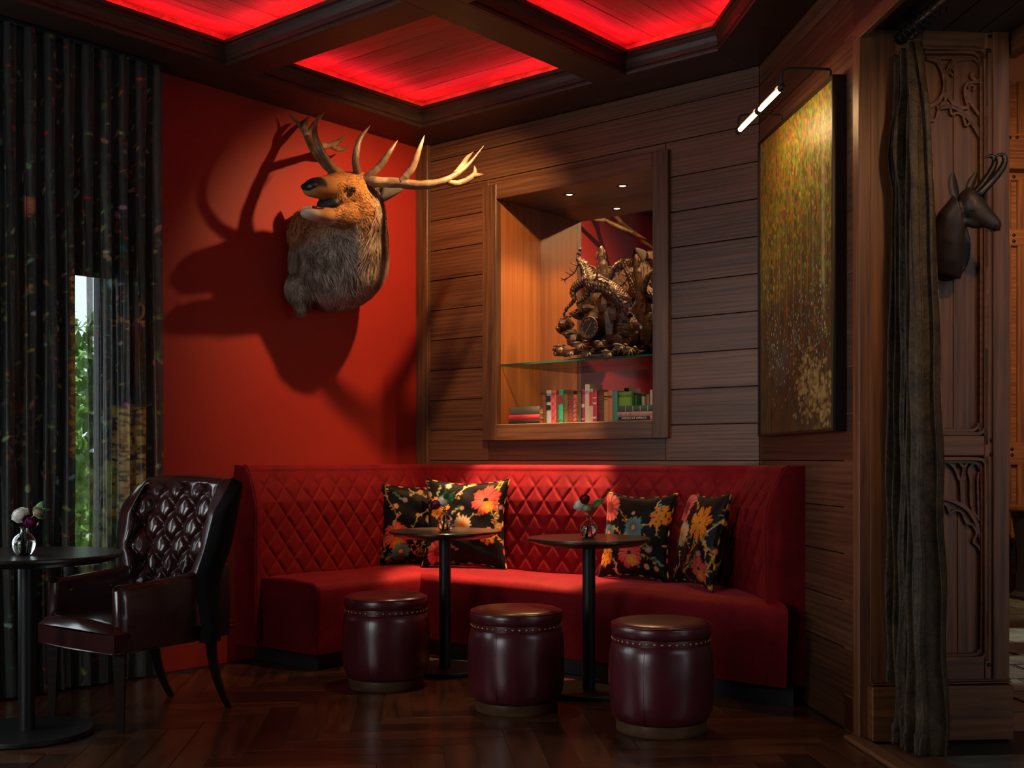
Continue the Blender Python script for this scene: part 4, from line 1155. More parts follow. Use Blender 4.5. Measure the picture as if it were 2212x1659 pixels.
# part offsets: children of the beam share the mount's origin
antler(elk, [('antler', [(727, 376, .57), (707, 358, .50), (684, 330, .38), (668, 304, .27), (660, 286, .20), (640, 262, .13), (621, 245, .09)], .027, .003),
             ('tine', [(729, 372, .58), (710, 352, .60), (690, 318, .60), (680, 290, .57), (682, 268, .54), (690, 245, .51)], .021, .002),
             ('tine', [(664, 296, .24), (657, 276, .20), (662, 262, .17), (670, 255, .15)], .019, .002),
             ('tine', [(664, 294, .24), (672, 280, .21), (684, 262, .18), (702, 242, .14)], .018, .002),
             ('tine', [(676, 318, .33), (694, 316, .27), (722, 311, .20), (736, 302, .16), (748, 291, .13)], .019, .002),
             ('tine', [(715, 314, .22), (726, 321, .19), (740, 323, .17), (754, 317, .14)], .015, .002)])
antler(elk, [('antler', [(777, 387, .62), (811, 393, .70), (858, 395, .80), (905, 400, .90), (952, 394, .99), (983, 379, 1.04), (1011, 357, 1.08), (1045, 315, 1.12)], .029, .003),
             ('tine', [(774, 382, .62), (768, 345, .66), (777, 302, .68), (800, 271, .68)], .021, .002),
             ('tine', [(784, 389, .64), (818, 362, .72), (842, 328, .78), (859, 303, .80)], .021, .002),
             ('tine', [(866, 394, .82), (890, 364, .88), (905, 325, .92), (917, 292, .94)], .021, .002),
             ('tine', [(984, 378, 1.04), (998, 360, 1.03), (1009, 342, 1.02), (1022, 328, 1.01)], .018, .002),
             ('tine', [(966, 392, 1.01), (986, 397, 1.04), (1010, 389, 1.06), (1025, 376, 1.07), (1026, 366, 1.07), (1024, 357, 1.07)], .019, .002),
             ('tine', [(1020, 380, 1.07), (1032, 379, 1.08), (1045, 377, 1.09)], .014, .002)])

# ================================================================== GLASS SHELF, CLOCK, BOOKS
gs = thing('glass_shelf', 'green edged glass shelf across the mirrored niche', 'shelf', fB((S0 + S1) / 2, -ND / 2, 1.690))
g = MB(); g.hexa([fB(S0 + .002, -.02, 1.690), fB(S1 - .002, -.02, 1.690), fB(S1 - .002, -ND + .004, 1.690), fB(S0 + .002, -ND + .004, 1.690),
                  fB(S0 + .002, -.02, 1.702), fB(S1 - .002, -.02, 1.702), fB(S1 - .002, -ND + .004, 1.702), fB(S0 + .002, -ND + .004, 1.702)])
part(g, 'glass_sheet', M['shelf_glass'], gs)
g = MB(); g.hexa([fB(S0 + .002, -.018, 1.691), fB(S1 - .002, -.018, 1.691), fB(S1 - .002, -.0202, 1.691), fB(S0 + .002, -.0202, 1.691),
                  fB(S0 + .002, -.018, 1.701), fB(S1 - .002, -.018, 1.701), fB(S1 - .002, -.0202, 1.701), fB(S0 + .002, -.0202, 1.701)])
part(g, 'polished_edge', M['shelf_edge'], gs)

carved = NT('carved_walnut'); v = carved.coords((1, 1, 1), rand=False); f = carved.noise(v, 55, 5, .6); g2 = carved.noise(v, 16, 3, .5)
carved.l(carved.ramp(g2, [(.3, (.016, .0055, .0025)), (.75, (.085, .030, .012))]), carved.b.inputs['Base Color']); carved.base(Roughness=.36, Specular_IOR_Level=.6); carved.bump(f, .8, .006)
CARV = carved.m
DCK = -.20
def Q(x, y, d=0.0): return PB(x, y, DCK + d)
clk = thing('mantel_clock', 'black forest mantel clock carved with a rearing stag', 'clock', (*Q(1285, 772)[:2], 1.702))
EX, EZ, EN = NA, np.array([0, 0, 1.0]), -DA      # along the wall, up, out of it
def leaf(mb, p, d, L, W, up=EN, cup=.3, seg=6):
    d = N(d); s = N(np.cross(d, up)); vs = []
    for i in range(seg + 1):
        t_ = i / seg; w = W * math.sin(math.pi * (.08 + .92 * t_) ** .8) * .5
        c = np.asarray(p) + d * L * t_ + N(up) * (.18 * L * math.sin(math.pi * t_))
        vs += [c - s * w + N(up) * w * -cup, c + N(up) * .004, c + s * w + N(up) * w * -cup]
    mb.add(vs, [(i * 3 + k, i * 3 + k + 1, (i + 1) * 3 + k + 1, (i + 1) * 3 + k) for i in range(seg) for k in range(2)])
# rockwork mass around the dial
rk = MB(); rr = random.Random(4)
def rock(c, a, b, h): rk.ell(c, EX * a, EN * b, EZ * h, 8, 6)
for x, y, a, h, d in ((1285, 705, .085, .10, 0), (1320, 700, .06, .12, -.01), (1310, 660, .05, .08, -.01), (1288, 752, .15, .035, 0), (1225, 762, .09, .022, .01), (1350, 760, .10, .025, 0),
                      (1222, 700, .042, .040, .02), (1214, 712, .03, .03, .02), (1232, 722, .04, .03, .01), (1358, 712, .055, .045, .0), (1372, 705, .03, .03, .0), (1340, 735, .06, .045, 0), (1330, 680, .04, .07, 0),
                      (1245, 735, .05, .05, 0), (1270, 668, .045, .03, -.01), (1250, 680, .035, .03, .01)):
    rock(Q(x, y, d), a, .05 + .3 * a, h)
rk.v = [tuple(np.array(p) + np.array([rr.uniform(-.006, .006) for _ in range(3)])) for p in rk.v]; rko = part(rk, 'rockwork', CARV, clk); rko['kind'] = 'stuff'
# stumps
for pts, r0 in (([(1318, 700), (1312, 640), (1305, 590), (1300, 560), (1298, 538)], .040), ([(1312, 620), (1322, 590), (1334, 572), (1342, 566)], .026), ([(1315, 640), (1300, 600), (1292, 570)], .022)):
    S = spline([np.array(p, float) for p in pts], 16); m = MB()
    m.tube([Q(p[0] + rr.uniform(-1.2, 1.2), p[1], -.03) for p in S], [r0 * (1 - .55 * i / 15) * (1 + .16 * math.sin(i * 2.4 + r0 * 99)) for i in range(16)], 9); part(m, 'stump', CARV, clk, auto=60)
for x, y, a in ((1298, 540, .018), (1304, 548, .014), (1290, 552, .014), (1340, 568, .015), (1334, 580, .015)):
    m = MB(); m.loft([(Q(x, y + 8, -.03), EX * a, EN * a), (Q(x + 1, y - 2, -.03), EX * a * .8, EN * a * .8), (Q(x + 2, y - 9, -.03), EX * a * .3, EN * a * .3)], 6); part(m, 'bark', CARV, clk)
# stag
sg = MB()
def bl(x, y, d, a, b, h, rot=0.0):
    c_, s_ = math.cos(rot), math.sin(rot); sg.ell(Q(x, y, d), (EX * c_ + EZ * s_) * a, EN * b, (EZ * c_ - EX * s_) * h, 14, 10)
sp = spline([np.array(q, float) for q in ((1262, 568, .030), (1268, 590, .040), (1280, 612, .052), (1300, 616, .050), (1322, 626, .050), (1342, 646, .052), (1354, 660, .035))], 18)
sg.loft([ringv(Q(p[0], p[1], .035), Q(*(sp[min(i + 1, 17)][:2]), .035) - Q(*(sp[max(i - 1, 0)][:2]), .035), p[2] * .9, p[2], EN) for i, p in enumerate(sp)], 14)
bl(1350, 652, .035, .036, .034, .045, -.3); bl(1272, 598, .035, .040, .038, .058, .2); bl(1262, 608, .04, .026, .026, .030); bl(1290, 608, .035, .045, .040, .045)
def limb(pts, r0, r1, d=.045):
    S = spline([np.array(p, float) for p in pts], 14); sg.tube([Q(p[0], p[1], d) for p in S], [r0 + (r1 - r0) * i / 13 for i in range(14)], 8)
limb([(1272, 602), (1254, 612), (1242, 622), (1238, 634), (1242, 648)], .036, .014, .055); limb([(1242, 646), (1234, 656), (1222, 670), (1217, 684)], .013, .008, .055); limb([(1278, 612), (1270, 632), (1262, 644), (1248, 655), (1256, 664)], .022, .008, .02)
limb([(1350, 654), (1352, 672), (1344, 682), (1352, 690), (1362, 698), (1366, 712)], .024, .008, .055); limb([(1340, 655), (1334, 672), (1322, 684), (1338, 704)], .022, .008, .01)
limb([(1262, 575), (1254, 566), (1250, 556), (1252, 542), (1256, 538)], .024, .010, .035)
sme = fuse(sg, 'stag', .005, 1, clk['_o']); _v = np.zeros(len(sme.vertices) * 3, np.float32); sme.vertices.foreach_get('co', _v); _v = _v.reshape(-1, 3); _n = np.zeros(len(sme.vertices) * 3, np.float32); sme.vertices.foreach_get('normal', _n); _n = _n.reshape(-1, 3)
_q = (np.sin(_v @ np.array([310., 120, 90])) * np.sin(_v @ np.array([-140., 260, 210])) + .7 * np.sin(_v @ np.array([90., -330, 170]) + 1)); _v += _n * (.0035 * _q)[:, None]; sme.vertices.foreach_set('co', _v.ravel()); sme.update()
sme.materials.append(CARV); stg = link('stag', sme, None, clk); stg['_o'] = clk['_o']
# shaggy mane carved in rows of locks
ln_ = MB()
for k in range(150):
    t_ = rr.uniform(0, 13); i = int(t_); p = sp[i]; th_ = rr.uniform(-.4, 2.6); r = p[2] * .95
    b_ = Q(p[0], p[1], .035) + (EN * math.cos(th_) + EZ * math.sin(th_) * .9) * r; leaf(ln_, b_, EX * .5 - EZ * .8 + EN * .1, rr.uniform(.020, .034), .013, EN * math.cos(th_) + EZ * math.sin(th_), .3, 3)
part(ln_, 'mane', CARV, clk)['kind'] = 'stuff'
for pts in ([(1252, 560), (1246, 580), (1238, 592), (1226, 600), (1212, 606)], [(1240, 590), (1232, 582), (1228, 578)], [(1234, 594), (1226, 590), (1220, 586)], [(1226, 600), (1220, 606), (1222, 612)], [(1216, 604), (1211, 600)], [(1248, 574), (1238, 570), (1231, 567)]):
    S = spline([np.array(p, float) for p in pts], 8) if len(pts) > 2 else [np.array(p, float) for p in pts]; an = MB(); an.tube([Q(p[0], p[1], .05) for p in S], [.006 - .004 * i / (len(S) - 1) for i in range(len(S))], 6); part(an, 'antler', CARV, stg, smooth=True)
for pts in ([(1276, 575), (1286, 580), (1290, 594), (1284, 606)], [(1284, 604), (1296, 598), (1308, 602), (1314, 606)], [(1288, 600), (1286, 620), (1280, 634)]):
    S = spline([np.array(p, float) for p in pts], 10); an = MB(); an.tube([Q(p[0], p[1], .075) for p in S], .0055, 6); part(an, 'antler', CARV, stg, smooth=True)
# dial
DCc = Q(1272, 708, .115)
dz = MB(); RD = .062
def disc(mb, c, r, t, seg=40): 
    vs = [c + EX * r * math.cos(a) + EZ * r * math.sin(a) for a in np.linspace(0, 2 * math.pi, seg, endpoint=False)]; vs2 = [q - EN * t for q in vs]
    mb.add(vs + vs2, [tuple(range(seg)), tuple(range(seg, 2 * seg))[::-1]] + [(i, (i + 1) % seg, (i + 1) % seg + seg, i + seg) for i in range(seg)])
disc(dz, DCc, RD, .08); dl = part(dz, 'dial', plain('dark_dial', (.018, .010, .007), .35), clk)
rg = MB(); rg.tube([DCc + (EX * math.cos(a) + EZ * math.sin(a)) * RD for a in np.linspace(0, 2 * math.pi, 49)], .006, 8); part(rg, 'bezel', CARV, dl, smooth=True)
bone = plain('bone_numerals', (.34, .24, .14), .5)
for k, tx in enumerate(('XII', 'I', 'II', 'III', 'IV', 'V', 'VI', 'VII', 'VIII', 'IX', 'X', 'XI')):
    a = math.pi / 2 - k * math.pi / 6; me = text_mesh(tx, .0165); me.materials.append(bone)
    o = bpy.data.objects.new('numeral', me); COL.objects.link(o); r_ = EX * math.cos(a) + EZ * math.sin(a)
    up = r_ if math.sin(a) > -.2 else r_; place(o, DCc + r_ * RD * .78 + EN * .002, np.cross(up, EN), up); 
    o.parent = dl; o.matrix_local.translation  # placed below
    o.location = Vector(o.location) - Vector(clk['_o'])
for a, L in ((math.radians(55), .034), (math.radians(232), .044)):
    h_ = MB(); d_ = EX * math.cos(a) + EZ * math.sin(a); h_.ribbon([DCc + EN * .003 - d_ * .006, DCc + EN * .003 + d_ * L], .0035, .001, EN); hh = part(h_, 'hand', bone, clk); hh.parent = dl
# leaves, ivy and flowers
lv = 0
for x, y, a0 in ((1258, 745, 0), (1300, 742, 1), (1215, 752, 2), (1345, 750, 3), (1238, 760, 4), (1275, 762, 5), (1320, 764, 6), (1365, 756, 7), (1240, 680, 8), (1255, 672, 9), (1230, 688, 10)):
    small = y < 700; L = .034 if small else rr.uniform(.055, .075)
    m = MB()
    for k in range(7 if not small else 5):
        a = -math.pi * (.02 + .96 * k / (6 if not small else 4)) + rr.uniform(-.15, .15)
        leaf(m, Q(x, y - 4, .12 if not small else .09), EX * math.cos(a) + EZ * math.sin(a) * .75 + EN * .5, L, L * .32, EZ * .4 + EN, .3)
    part(m, 'carved_leaf', CARV, clk)
for x, y in ((1198, 755), (1200, 765), (1206, 748), (1350, 745), (1356, 752), (1310, 755)):
    m = MB(); m.ell(Q(x, y, .08), EX * .013, EN * .013, EZ * .013, 10, 8); part(m, 'berry', CARV, clk, smooth=True)
bs = MB(); bs.ell((*Q(1288, 770, .02)[:2], 1.712), EX * .22, EN * .11, EZ * .012, 28, 6); part(bs, 'base', CARV, clk, smooth=True)

# ---- books on the niche floor
paper = plain('page_edges', (.70, .56, .36), .8, noise=.2, nscale=200)
def cloth(name, c, rough=.6): return plain('cloth_' + name, c, rough, noise=.12, nscale=90, bump=.15)
gold = plain('gilt', (.60, .40, .14), .35, metal=.8)
inks = plain('dark_print', (.012, .010, .010), .6); whitep = plain('white_print', (.75, .70, .62), .6); redp = plain('red_label', (.55, .03, .05), .55); whine = plain('wine_label', (.20, .02, .035), .55)
ZB = Z0 + .004
def book(label, col, s0, th_, h, dep, dfront, lie=False, z=None, L=None, bands=(), group='books standing in the niche', name='book', decor=None, rough=.6, turn=0.0):
    """upright: spine towards the room, th_ wide along the wall; lying: spine towards the room, L long, th_ high"""
    if not lie: c0 = fB(s0 + th_ / 2, dfront, ZB); W_, Hh = th_, h
    else: c0 = fB(s0 + L / 2, dfront, z); W_, Hh = L, th_
    o = bpy.data.objects.new('book', None); COL.objects.link(o); o.empty_display_size = .03
    o.location = Vector(c0); o.rotation_euler = (0, 0, math.atan2(NA[1], NA[0]) + turn)      # local x along the wall, local y into the niche
    tag(o, label, 'book', group)
    cm = cloth('book', col, rough) if not isinstance(col, bpy.types.Material) else col
    cv = MB(); t_ = .0028
    if not lie:
        n = 6; sp_ = [(-W_ / 2 + W_ * i / n, .004 * (1 - (2 * i / n - 1) ** 2) * -1) for i in range(n + 1)]
        for sx in (-1, 1): cv.box((sx * (W_ / 2 - t_ / 2), dep / 2, Hh / 2), (t_, dep, Hh))
        vs = [(x, y, 0.0) for x, y in sp_] + [(x, y, Hh) for x, y in sp_] + [(x, .004, 0.0) for x, y in sp_] + [(x, .004, Hh) for x, y in sp_]
        k = n + 1; cv.add(vs, [(i, i + 1, k + i + 1, k + i) for i in range(n)] + [(2 * k + i, 3 * k + i, 3 * k + i + 1, 2 * k + i + 1) for i in range(n)] + [(k + i, k + i + 1, 3 * k + i + 1, 3 * k + i) for i in range(n)] + [(i, 2 * k + i, 2 * k + i + 1, i + 1) for i in range(n)])
        pgs = MB(); pgs.box((0, dep / 2, Hh / 2), (W_ - 2 * t_, dep - .008, Hh - .008))
    else:
        for sz in (0, 1): cv.box((0, dep / 2, t_ / 2 + sz * (Hh - t_)), (W_, dep, t_))
        n = 6; k = n + 1; sp_ = [(-.004 * (1 - (2 * i / n - 1) ** 2), Hh * i / n) for i in range(n + 1)]
        vs = [(-W_ / 2, y, z_) for y, z_ in sp_] + [(W_ / 2, y, z_) for y, z_ in sp_]; cv.add(vs, [(i, i + 1, k + i + 1, k + i) for i in range(n)])
        pgs = MB(); pgs.box((0, dep / 2 + .001, Hh / 2), (W_ - .008, dep - .006, Hh - 2 * t_))
    link('cover', cv.mesh('cover'), cm, o); link('pages', pgs.mesh('pages'), paper, o)
    for zc, hh, mt in bands:
        b = MB()
        if not lie: b.box((0, -.0045, Hh * zc), (W_ * .88, .0012, hh))
        else: b.box((-W_ / 2 + W_ * zc, -.0045, Hh / 2), (hh, .0012, Hh * .8))
        link('spine_band', b.mesh('spine_band'), mt, o)
    if decor: decor(o, W_, Hh, dep)
    return o
def lettering(o, txt, size, mt, loc, x=(1, 0, 0), y=(0, 0, 1), align='CENTER'):
    me = text_mesh(txt, size, .0004, align); me.materials.append(mt); t_ = bpy.data.objects.new('lettering', me); COL.objects.link(t_); place(t_, loc, x, y); t_.parent = o; return t_
def sB(x, d=-.06): return np.dot(PB(x, 900, d) - fB(0, 0, 0), NA)
DF = -.14
brown = (.16, .055, .022)
# (label, colour, px left, px right, px top, bands)
def zt(x, y, d=DF): return PB(x, y, d)[2] - ZB
row = [('brown leather book at the left end of the standing row', brown, 1168, 1179, 848, [(.75, .002, gold), (.35, .002, gold), (.66, .002, gold)]),
       ('pale blue grey book with two black spine labels', (.40, .46, .53), 1179, 1190, 843, [(.74, .036, inks), (.48, .030, inks)]),
       ('coral pink book with crossed lattice spine', (.62, .09, .11), 1190, 1201, 843, []),
       ('thin dark grey brown book beside the coral lattice one', (.10, .075, .055), 1201, 1207, 852, [(.8, .002, gold)]),
       ('emerald green book with a wine red title label', (.03, .33, .20), 1207, 1217, 842, [(.72, .050, whine), (.10, .002, gold)]),
       ('olive brown slim book beside the emerald one', (.20, .13, .045), 1217, 1225, 850, [(.80, .002, gold), (.5, .010, gold)]),
       ('chestnut leather book with gilt spine lines', (.19, .055, .030), 1225, 1238, 845, [(.78, .002, gold), (.60, .002, gold), (.70, .0015, gold)]),
       ('small crimson book with a pale scroll pattern', (.45, .055, .075), 1238, 1247, 852, []),
       ('moss green book between crimson and magenta ones', (.11, .14, .045), 1247, 1256, 846, [(.8, .0015, gold), (.9, .0015, gold)]),
       ('magenta purple book beside the tall ivory one', (.42, .055, .19), 1256, 1263, 840, [(.5, .02, whitep), (.1, .006, whitep)]),
       ('tall ivory book rising above the row', (.66, .60, .46), 1263, 1273, 830, []),
       ('ivory book with a bright red spine label', (.62, .56, .44), 1273, 1281, 840, [(.70, .080, redp)]),
       ('rose red book with white spine marks', (.55, .05, .10), 1281, 1290, 842, [(.75, .006, whitep), (.58, .010, whitep), (.14, .012, whitep)]),
       ('dark mahogany leather book right of the rose red one', (.115, .030, .018), 1290, 1304, 844, [(.80, .0015, gold), (.72, .0015, gold), (.36, .0015, gold)]),
       ('ochre yellow book with brown title marks', (.48, .27, .07), 1304, 1313, 846, [(.84, .008, inks), (.74, .003, inks)]),
       ('salmon orange book beside the teal one', (.55, .19, .10), 1313, 1323, 843, [(.8, .012, whine), (.5, .001, whine)]),
       ('teal spined book leaning on the green cover', (.06, .25, .21), 1323, 1334, 844, [(.78, .002, gold), (.7, .002, gold)])]
def lattice(o, W_, H_, dep):
    m = MB(); n = 4
    for k in range(n):
        z0, z1 = H_ * (.06 + .88 * k / n), H_ * (.06 + .88 * (k + 1) / n)
        for a, b in ((-1, 1), (1, -1)): m.tube([(a * W_ * .4, -.0042, z0), (0, -.0052, (z0 + z1) / 2), (b * W_ * .4, -.0042, z1)], .0007, 4)
    link('lattice', m.mesh('lattice'), whine, o)
def scroll(o, W_, H_, dep):
    m = MB()
    for k in range(6):
        c = H_ * (.10 + .16 * k); m.tube([(W_ * .32 * math.cos(a) * (1 - a / 9), -.0050, c + W_ * .40 * math.sin(a) * (1 - a / 9)) for a in np.linspace(0, 7, 14)], .0009, 4)
    link('scroll', m.mesh('scroll'), whitep, o)
for i, (lb, c, xa, xb, yt, bd) in enumerate(row):
    s0, s1 = sB(xa, DF), sB(xb, DF)
    book(lb, c, s0, s1 - s0 - .001, zt((xa + xb) / 2, yt), .13 + .03 * ((i * 7) % 5) / 5, DF - .002 * ((i * 3) % 4), bands=bd, decor=lattice if 'lattice' in lb else scroll if 'scroll' in lb else None)
# green book turned so that its front cover shows
gb = book('bright green book with its front cover facing the room', (.16, .36, .03), sB(1336, DF - .01), sB(1364, DF - .01) - sB(1336, DF - .01), zt(1350, 846), .022, DF - .012, decor=None, group='books standing in the niche')
H_ = zt(1350, 846); W_ = sB(1364, DF - .01) - sB(1336, DF - .01)
lettering(gb, 'THE JUNGLE', W_ * .20, inks, (0, -.0046, H_ * .86))
fr_ = MB(); fr_.ribbon([(-W_ * .45, -.0044, H_ * .03), (W_ * .45, -.0044, H_ * .03), (W_ * .45, -.0044, H_ * .96), (-W_ * .45, -.0044, H_ * .96)], .0012, .0006, (0, -1, 0), True); link('cover_border', fr_.mesh('cover_border'), inks, gb)
book('dark green book behind the right-hand stack', (.02, .16, .07), sB(1366, DF - .04), .022, zt(1370, 852), .12, DF - .05)
for k, (xa, c, y_) in enumerate(((1386, (.55, .42, .20), 856), (1396, (.30, .16, .05), 852), (1404, (.62, .52, .33), 842))):
    book(('small tan book behind the right-hand stack', 'small brown book behind the right-hand stack', 'cream book at the right end of the niche')[k], c, sB(xa, -.23), .020, zt(xa, y_, -.23), .11, -.23)
# stacks
def stack(items, x0s, x1s, d, group, dep=.12):
    z = ZB
    for (lb, c, h, bd, dec), xa, xb in zip(items, x0s, x1s):
        s0, s1 = sB(xa, d), min(sB(xb, d), S1 - .006)
        book(lb, c, s0, h, 0, dep, d, lie=True, z=z, L=s1 - s0, bands=bd, group=group, decor=dec); z += h + .0005
def tr_herm(o, W_, H_, dep):
    lettering(o, 'TREASURES OF THE', .010, gold, (-W_ * .47, -.0052, H_ * .72), align='LEFT'); lettering(o, 'HERMITAGE', .012, gold, (-W_ * .47, -.0052, H_ * .30), align='LEFT')
def tr_anim(o, W_, H_, dep):
    b = MB(); b.box((-W_ * .06, -.0046, H_ / 2), (W_ * .84, .0012, H_ * .86)); link('title_panel', b.mesh('title_panel'), inks, o)
    lettering(o, 'ANIMALS OF AMERICA', W_ * .066, whitep, (-W_ * .06, -.0056, H_ / 2))
def tr_red(o, W_, H_, dep):
    m = MB()
    for k in range(9): m.tube([(-W_ * .28 + W_ * .05 * k + .004 * math.cos(a), -.0052, H_ * .5 + .004 * math.sin(a)) for a in np.linspace(0, 5, 8)], .0006, 4)
    link('embossing', m.mesh('embossing'), whine, o)
stack([('black book lying lowest in the left-hand stack', (.035, .030, .022), .026, [], tr_herm), ('red book lying in the middle of the left-hand stack', (.62, .045, .06), .030, [], tr_red), ('slate grey book lying on top of the left-hand stack', (.085, .095, .085), .048, [], None)],
      (1079, 1092, 1103), (1166, 1166, 1166), -.10, 'books lying in the left-hand stack')
stack([('pink book with a black title panel, lowest in the right-hand stack', (.55, .25, .20), .024, [], tr_anim), ('tan book lying in the middle of the right-hand stack', (.52, .26, .15), .024, [(.08, .002, inks), (.35, .002, inks)], None),
       ('dark green banded book lying on top of the right-hand stack', (.055, .085, .055), .034, [(q, .002, whitep) for q in (.2, .4, .6, .8)], None)],
      (1335, 1334, 1336), (1500, 1500, 1500), -.020, 'books lying in the right-hand stack')

# ================================================================== PRINT PAINTER (colours of woven / painted patterns)
class Raster:
    def __init__(s, w, h, base): s.a = np.ones((h, w, 3)) * np.asarray(base, float); s.w, s.h = w, h
    def dab(s, x, y, rx, ry, col, rot=0.0, alpha=1.0, soft=.35):
        R = int(max(rx, ry) + 2); x0, x1, y0, y1 = max(0, int(x) - R), min(s.w, int(x) + R + 1), max(0, int(y) - R), min(s.h, int(y) + R + 1)
        if x0 >= x1 or y0 >= y1: return
        Y, X = np.mgrid[y0:y1, x0:x1]; dx, dy = X - x, Y - y; c_, n_ = math.cos(rot), math.sin(rot)
        d = np.sqrt(((dx * c_ + dy * n_) / rx) ** 2 + ((-dx * n_ + dy * c_) / ry) ** 2)
        m = (np.clip((1 + soft / 2 - d) / soft, 0, 1) * alpha)[..., None]
        s.a[y0:y1, x0:x1] = s.a[y0:y1, x0:x1] * (1 - m) + np.asarray(col) * m
    def line(s, pts, w, col, alpha=1.0, n=40, taper=True):
        P = spline([np.array(p, float) for p in pts], n) if len(pts) > 2 else [np.array(pts[0], float) + (np.array(pts[1], float) - np.array(pts[0], float)) * i / (n - 1) for i in range(n)]
        for i, p in enumerate(P): s.dab(p[0], p[1], w * (1 - .6 * i / n if taper else 1) + .3, w * (1 - .6 * i / n if taper else 1) + .3, col, alpha=alpha)
    def flower(s, x, y, R, c1, c2, c3, n=6, rot=0.0, jag=.25, core=.25, sq=1.0):
        r_ = int(R * 1.3) + 2; x0, x1, y0, y1 = max(0, int(x) - r_), min(s.w, int(x) + r_ + 1), max(0, int(y) - r_), min(s.h, int(y) + r_ + 1)
        if x0 >= x1 or y0 >= y1: return
        Y, X = np.mgrid[y0:y1, x0:x1]; dx, dy = X - x, (Y - y) / sq; r = np.hypot(dx, dy); th = np.arctan2(dy, dx) + rot
        edge = R * (1 - jag + jag * np.abs(np.cos(n * th / 2)) ** .7 + .05 * np.sin(th * 19) + .04 * np.sin(th * 31 + 2))
        m = np.clip((edge - r) / 1.4, 0, 1)[..., None]
        q = np.clip(r / (edge + 1e-6), 0, 1)
        vein = .78 + .22 * np.cos(th * n * 3) ; gap = 1 - .55 * np.exp(-((np.abs(np.sin(n * th / 2))) / .12) ** 2 * 0 - ((np.abs(np.cos(n * th / 2))) / .16) ** 2) * (q > .3)
        col = (np.asarray(c2) * (1 - q)[..., None] + np.asarray(c1) * q[..., None]) * (vein * gap)[..., None]
        k = np.clip((core - q) / .06, 0, 1)[..., None]; col = col * (1 - k) + np.asarray(c3) * k
        s.a[y0:y1, x0:x1] = s.a[y0:y1, x0:x1] * (1 - m) + col * m
    def sample(s, fx, fy):
        x = np.clip(np.asarray(fx) * (s.w - 1), 0, s.w - 1.001); y = np.clip(np.asarray(fy) * (s.h - 1), 0, s.h - 1.001)
        i, j = x.astype(int), y.astype(int); a, b = (x - i)[:, None], (y - j)[:, None]
        return s.a[j, i] * (1 - a) * (1 - b) + s.a[j, i + 1] * a * (1 - b) + s.a[j + 1, i] * (1 - a) * b + s.a[j + 1, i + 1] * a * b

# ================================================================== CUSHIONS
cush_m = printed('floral_velvet', rough=.5, sheen=.04, bump=.15, bscale=300, spec=.15)
RED, ORG, YEL, TEAL, PNK, CRM, OLV, GRN, VIO = (.72, .06, .05), (.80, .24, .02), (.75, .40, .05), (.14, .30, .30), (.75, .22, .16), (.60, .42, .26), (.34, .20, .05), (.06, .14, .04), (.30, .14, .30)
BLK = (.003, .0025, .0025)
def floral(seed, big):
    r = random.Random(seed); R = Raster(230, 230, BLK)
    for k in range(12):   # vines with leaflets
        x, y = r.uniform(0, 230), r.uniform(0, 230); a = r.uniform(0, 6.3); pts = [(x, y)]
        for _ in range(4): a += r.uniform(-.9, .9); x += 24 * math.cos(a); y += 24 * math.sin(a); pts.append((x, y))
        col = r.choice((OLV, YEL, CRM, OLV)); R.line(pts, 1.5, col, n=60)
        for p in spline([np.array(q, float) for q in pts], 12): 
            b = r.uniform(0, 6.3); R.dab(p[0] + 5 * math.cos(b), p[1] + 5 * math.sin(b), 4.2, 1.8, r.choice((OLV, YEL, GRN, CRM, ORG)), b)
    for k in range(20):
        x, y = r.uniform(0, 230), r.uniform(0, 230)
        if r.random() < .5: R.flower(x, y, r.uniform(6, 11), r.choice((PNK, CRM, YEL, TEAL, VIO, ORG)), CRM, OLV, r.choice((5, 6, 8)), r.uniform(0, 3))
        else:
            b = r.uniform(0, 6.3)
            for j in range(5): R.dab(x + 6 * j * math.cos(b), y + 6 * j * math.sin(b), 6, 2.6, r.choice((GRN, OLV, GRN, TEAL)), b + (.8 if j % 2 else -.8))
    for (x, y, rad, kind) in big:
        rad *= 1.2
        if kind == 'red': R.flower(x, y, rad, RED, PNK, BLK, 6, .4, .28, .22); R.flower(x + rad * .2, y + rad * .45, rad * .45, ORG, YEL, YEL, 5, 1, .3, .1)
        if kind == 'org':
            R.flower(x, y, rad, ORG, (.85, .34, .03), BLK, 7, .2, .42, .10)
            for j in range(7): R.dab(x + rad * .5 * math.cos(j), y + rad * .5 * math.sin(j), 2.4, 2.4, BLK)
        if kind == 'teal': R.flower(x, y, rad, TEAL, (.05, .12, .14), ORG, 9, .1, .22, .25)
        if kind == 'lace': R.flower(x, y, rad, CRM, (.6, .5, .42), YEL, 16, 0, .30, .45); R.flower(x, y, rad * .5, YEL, ORG, RED, 8, 0, .2, .3)
        if kind == 'pink': R.flower(x, y, rad, (.80, .16, .13), (.45, .03, .04), (.20, .02, .02), 4, .7, .12, .45)
    return R
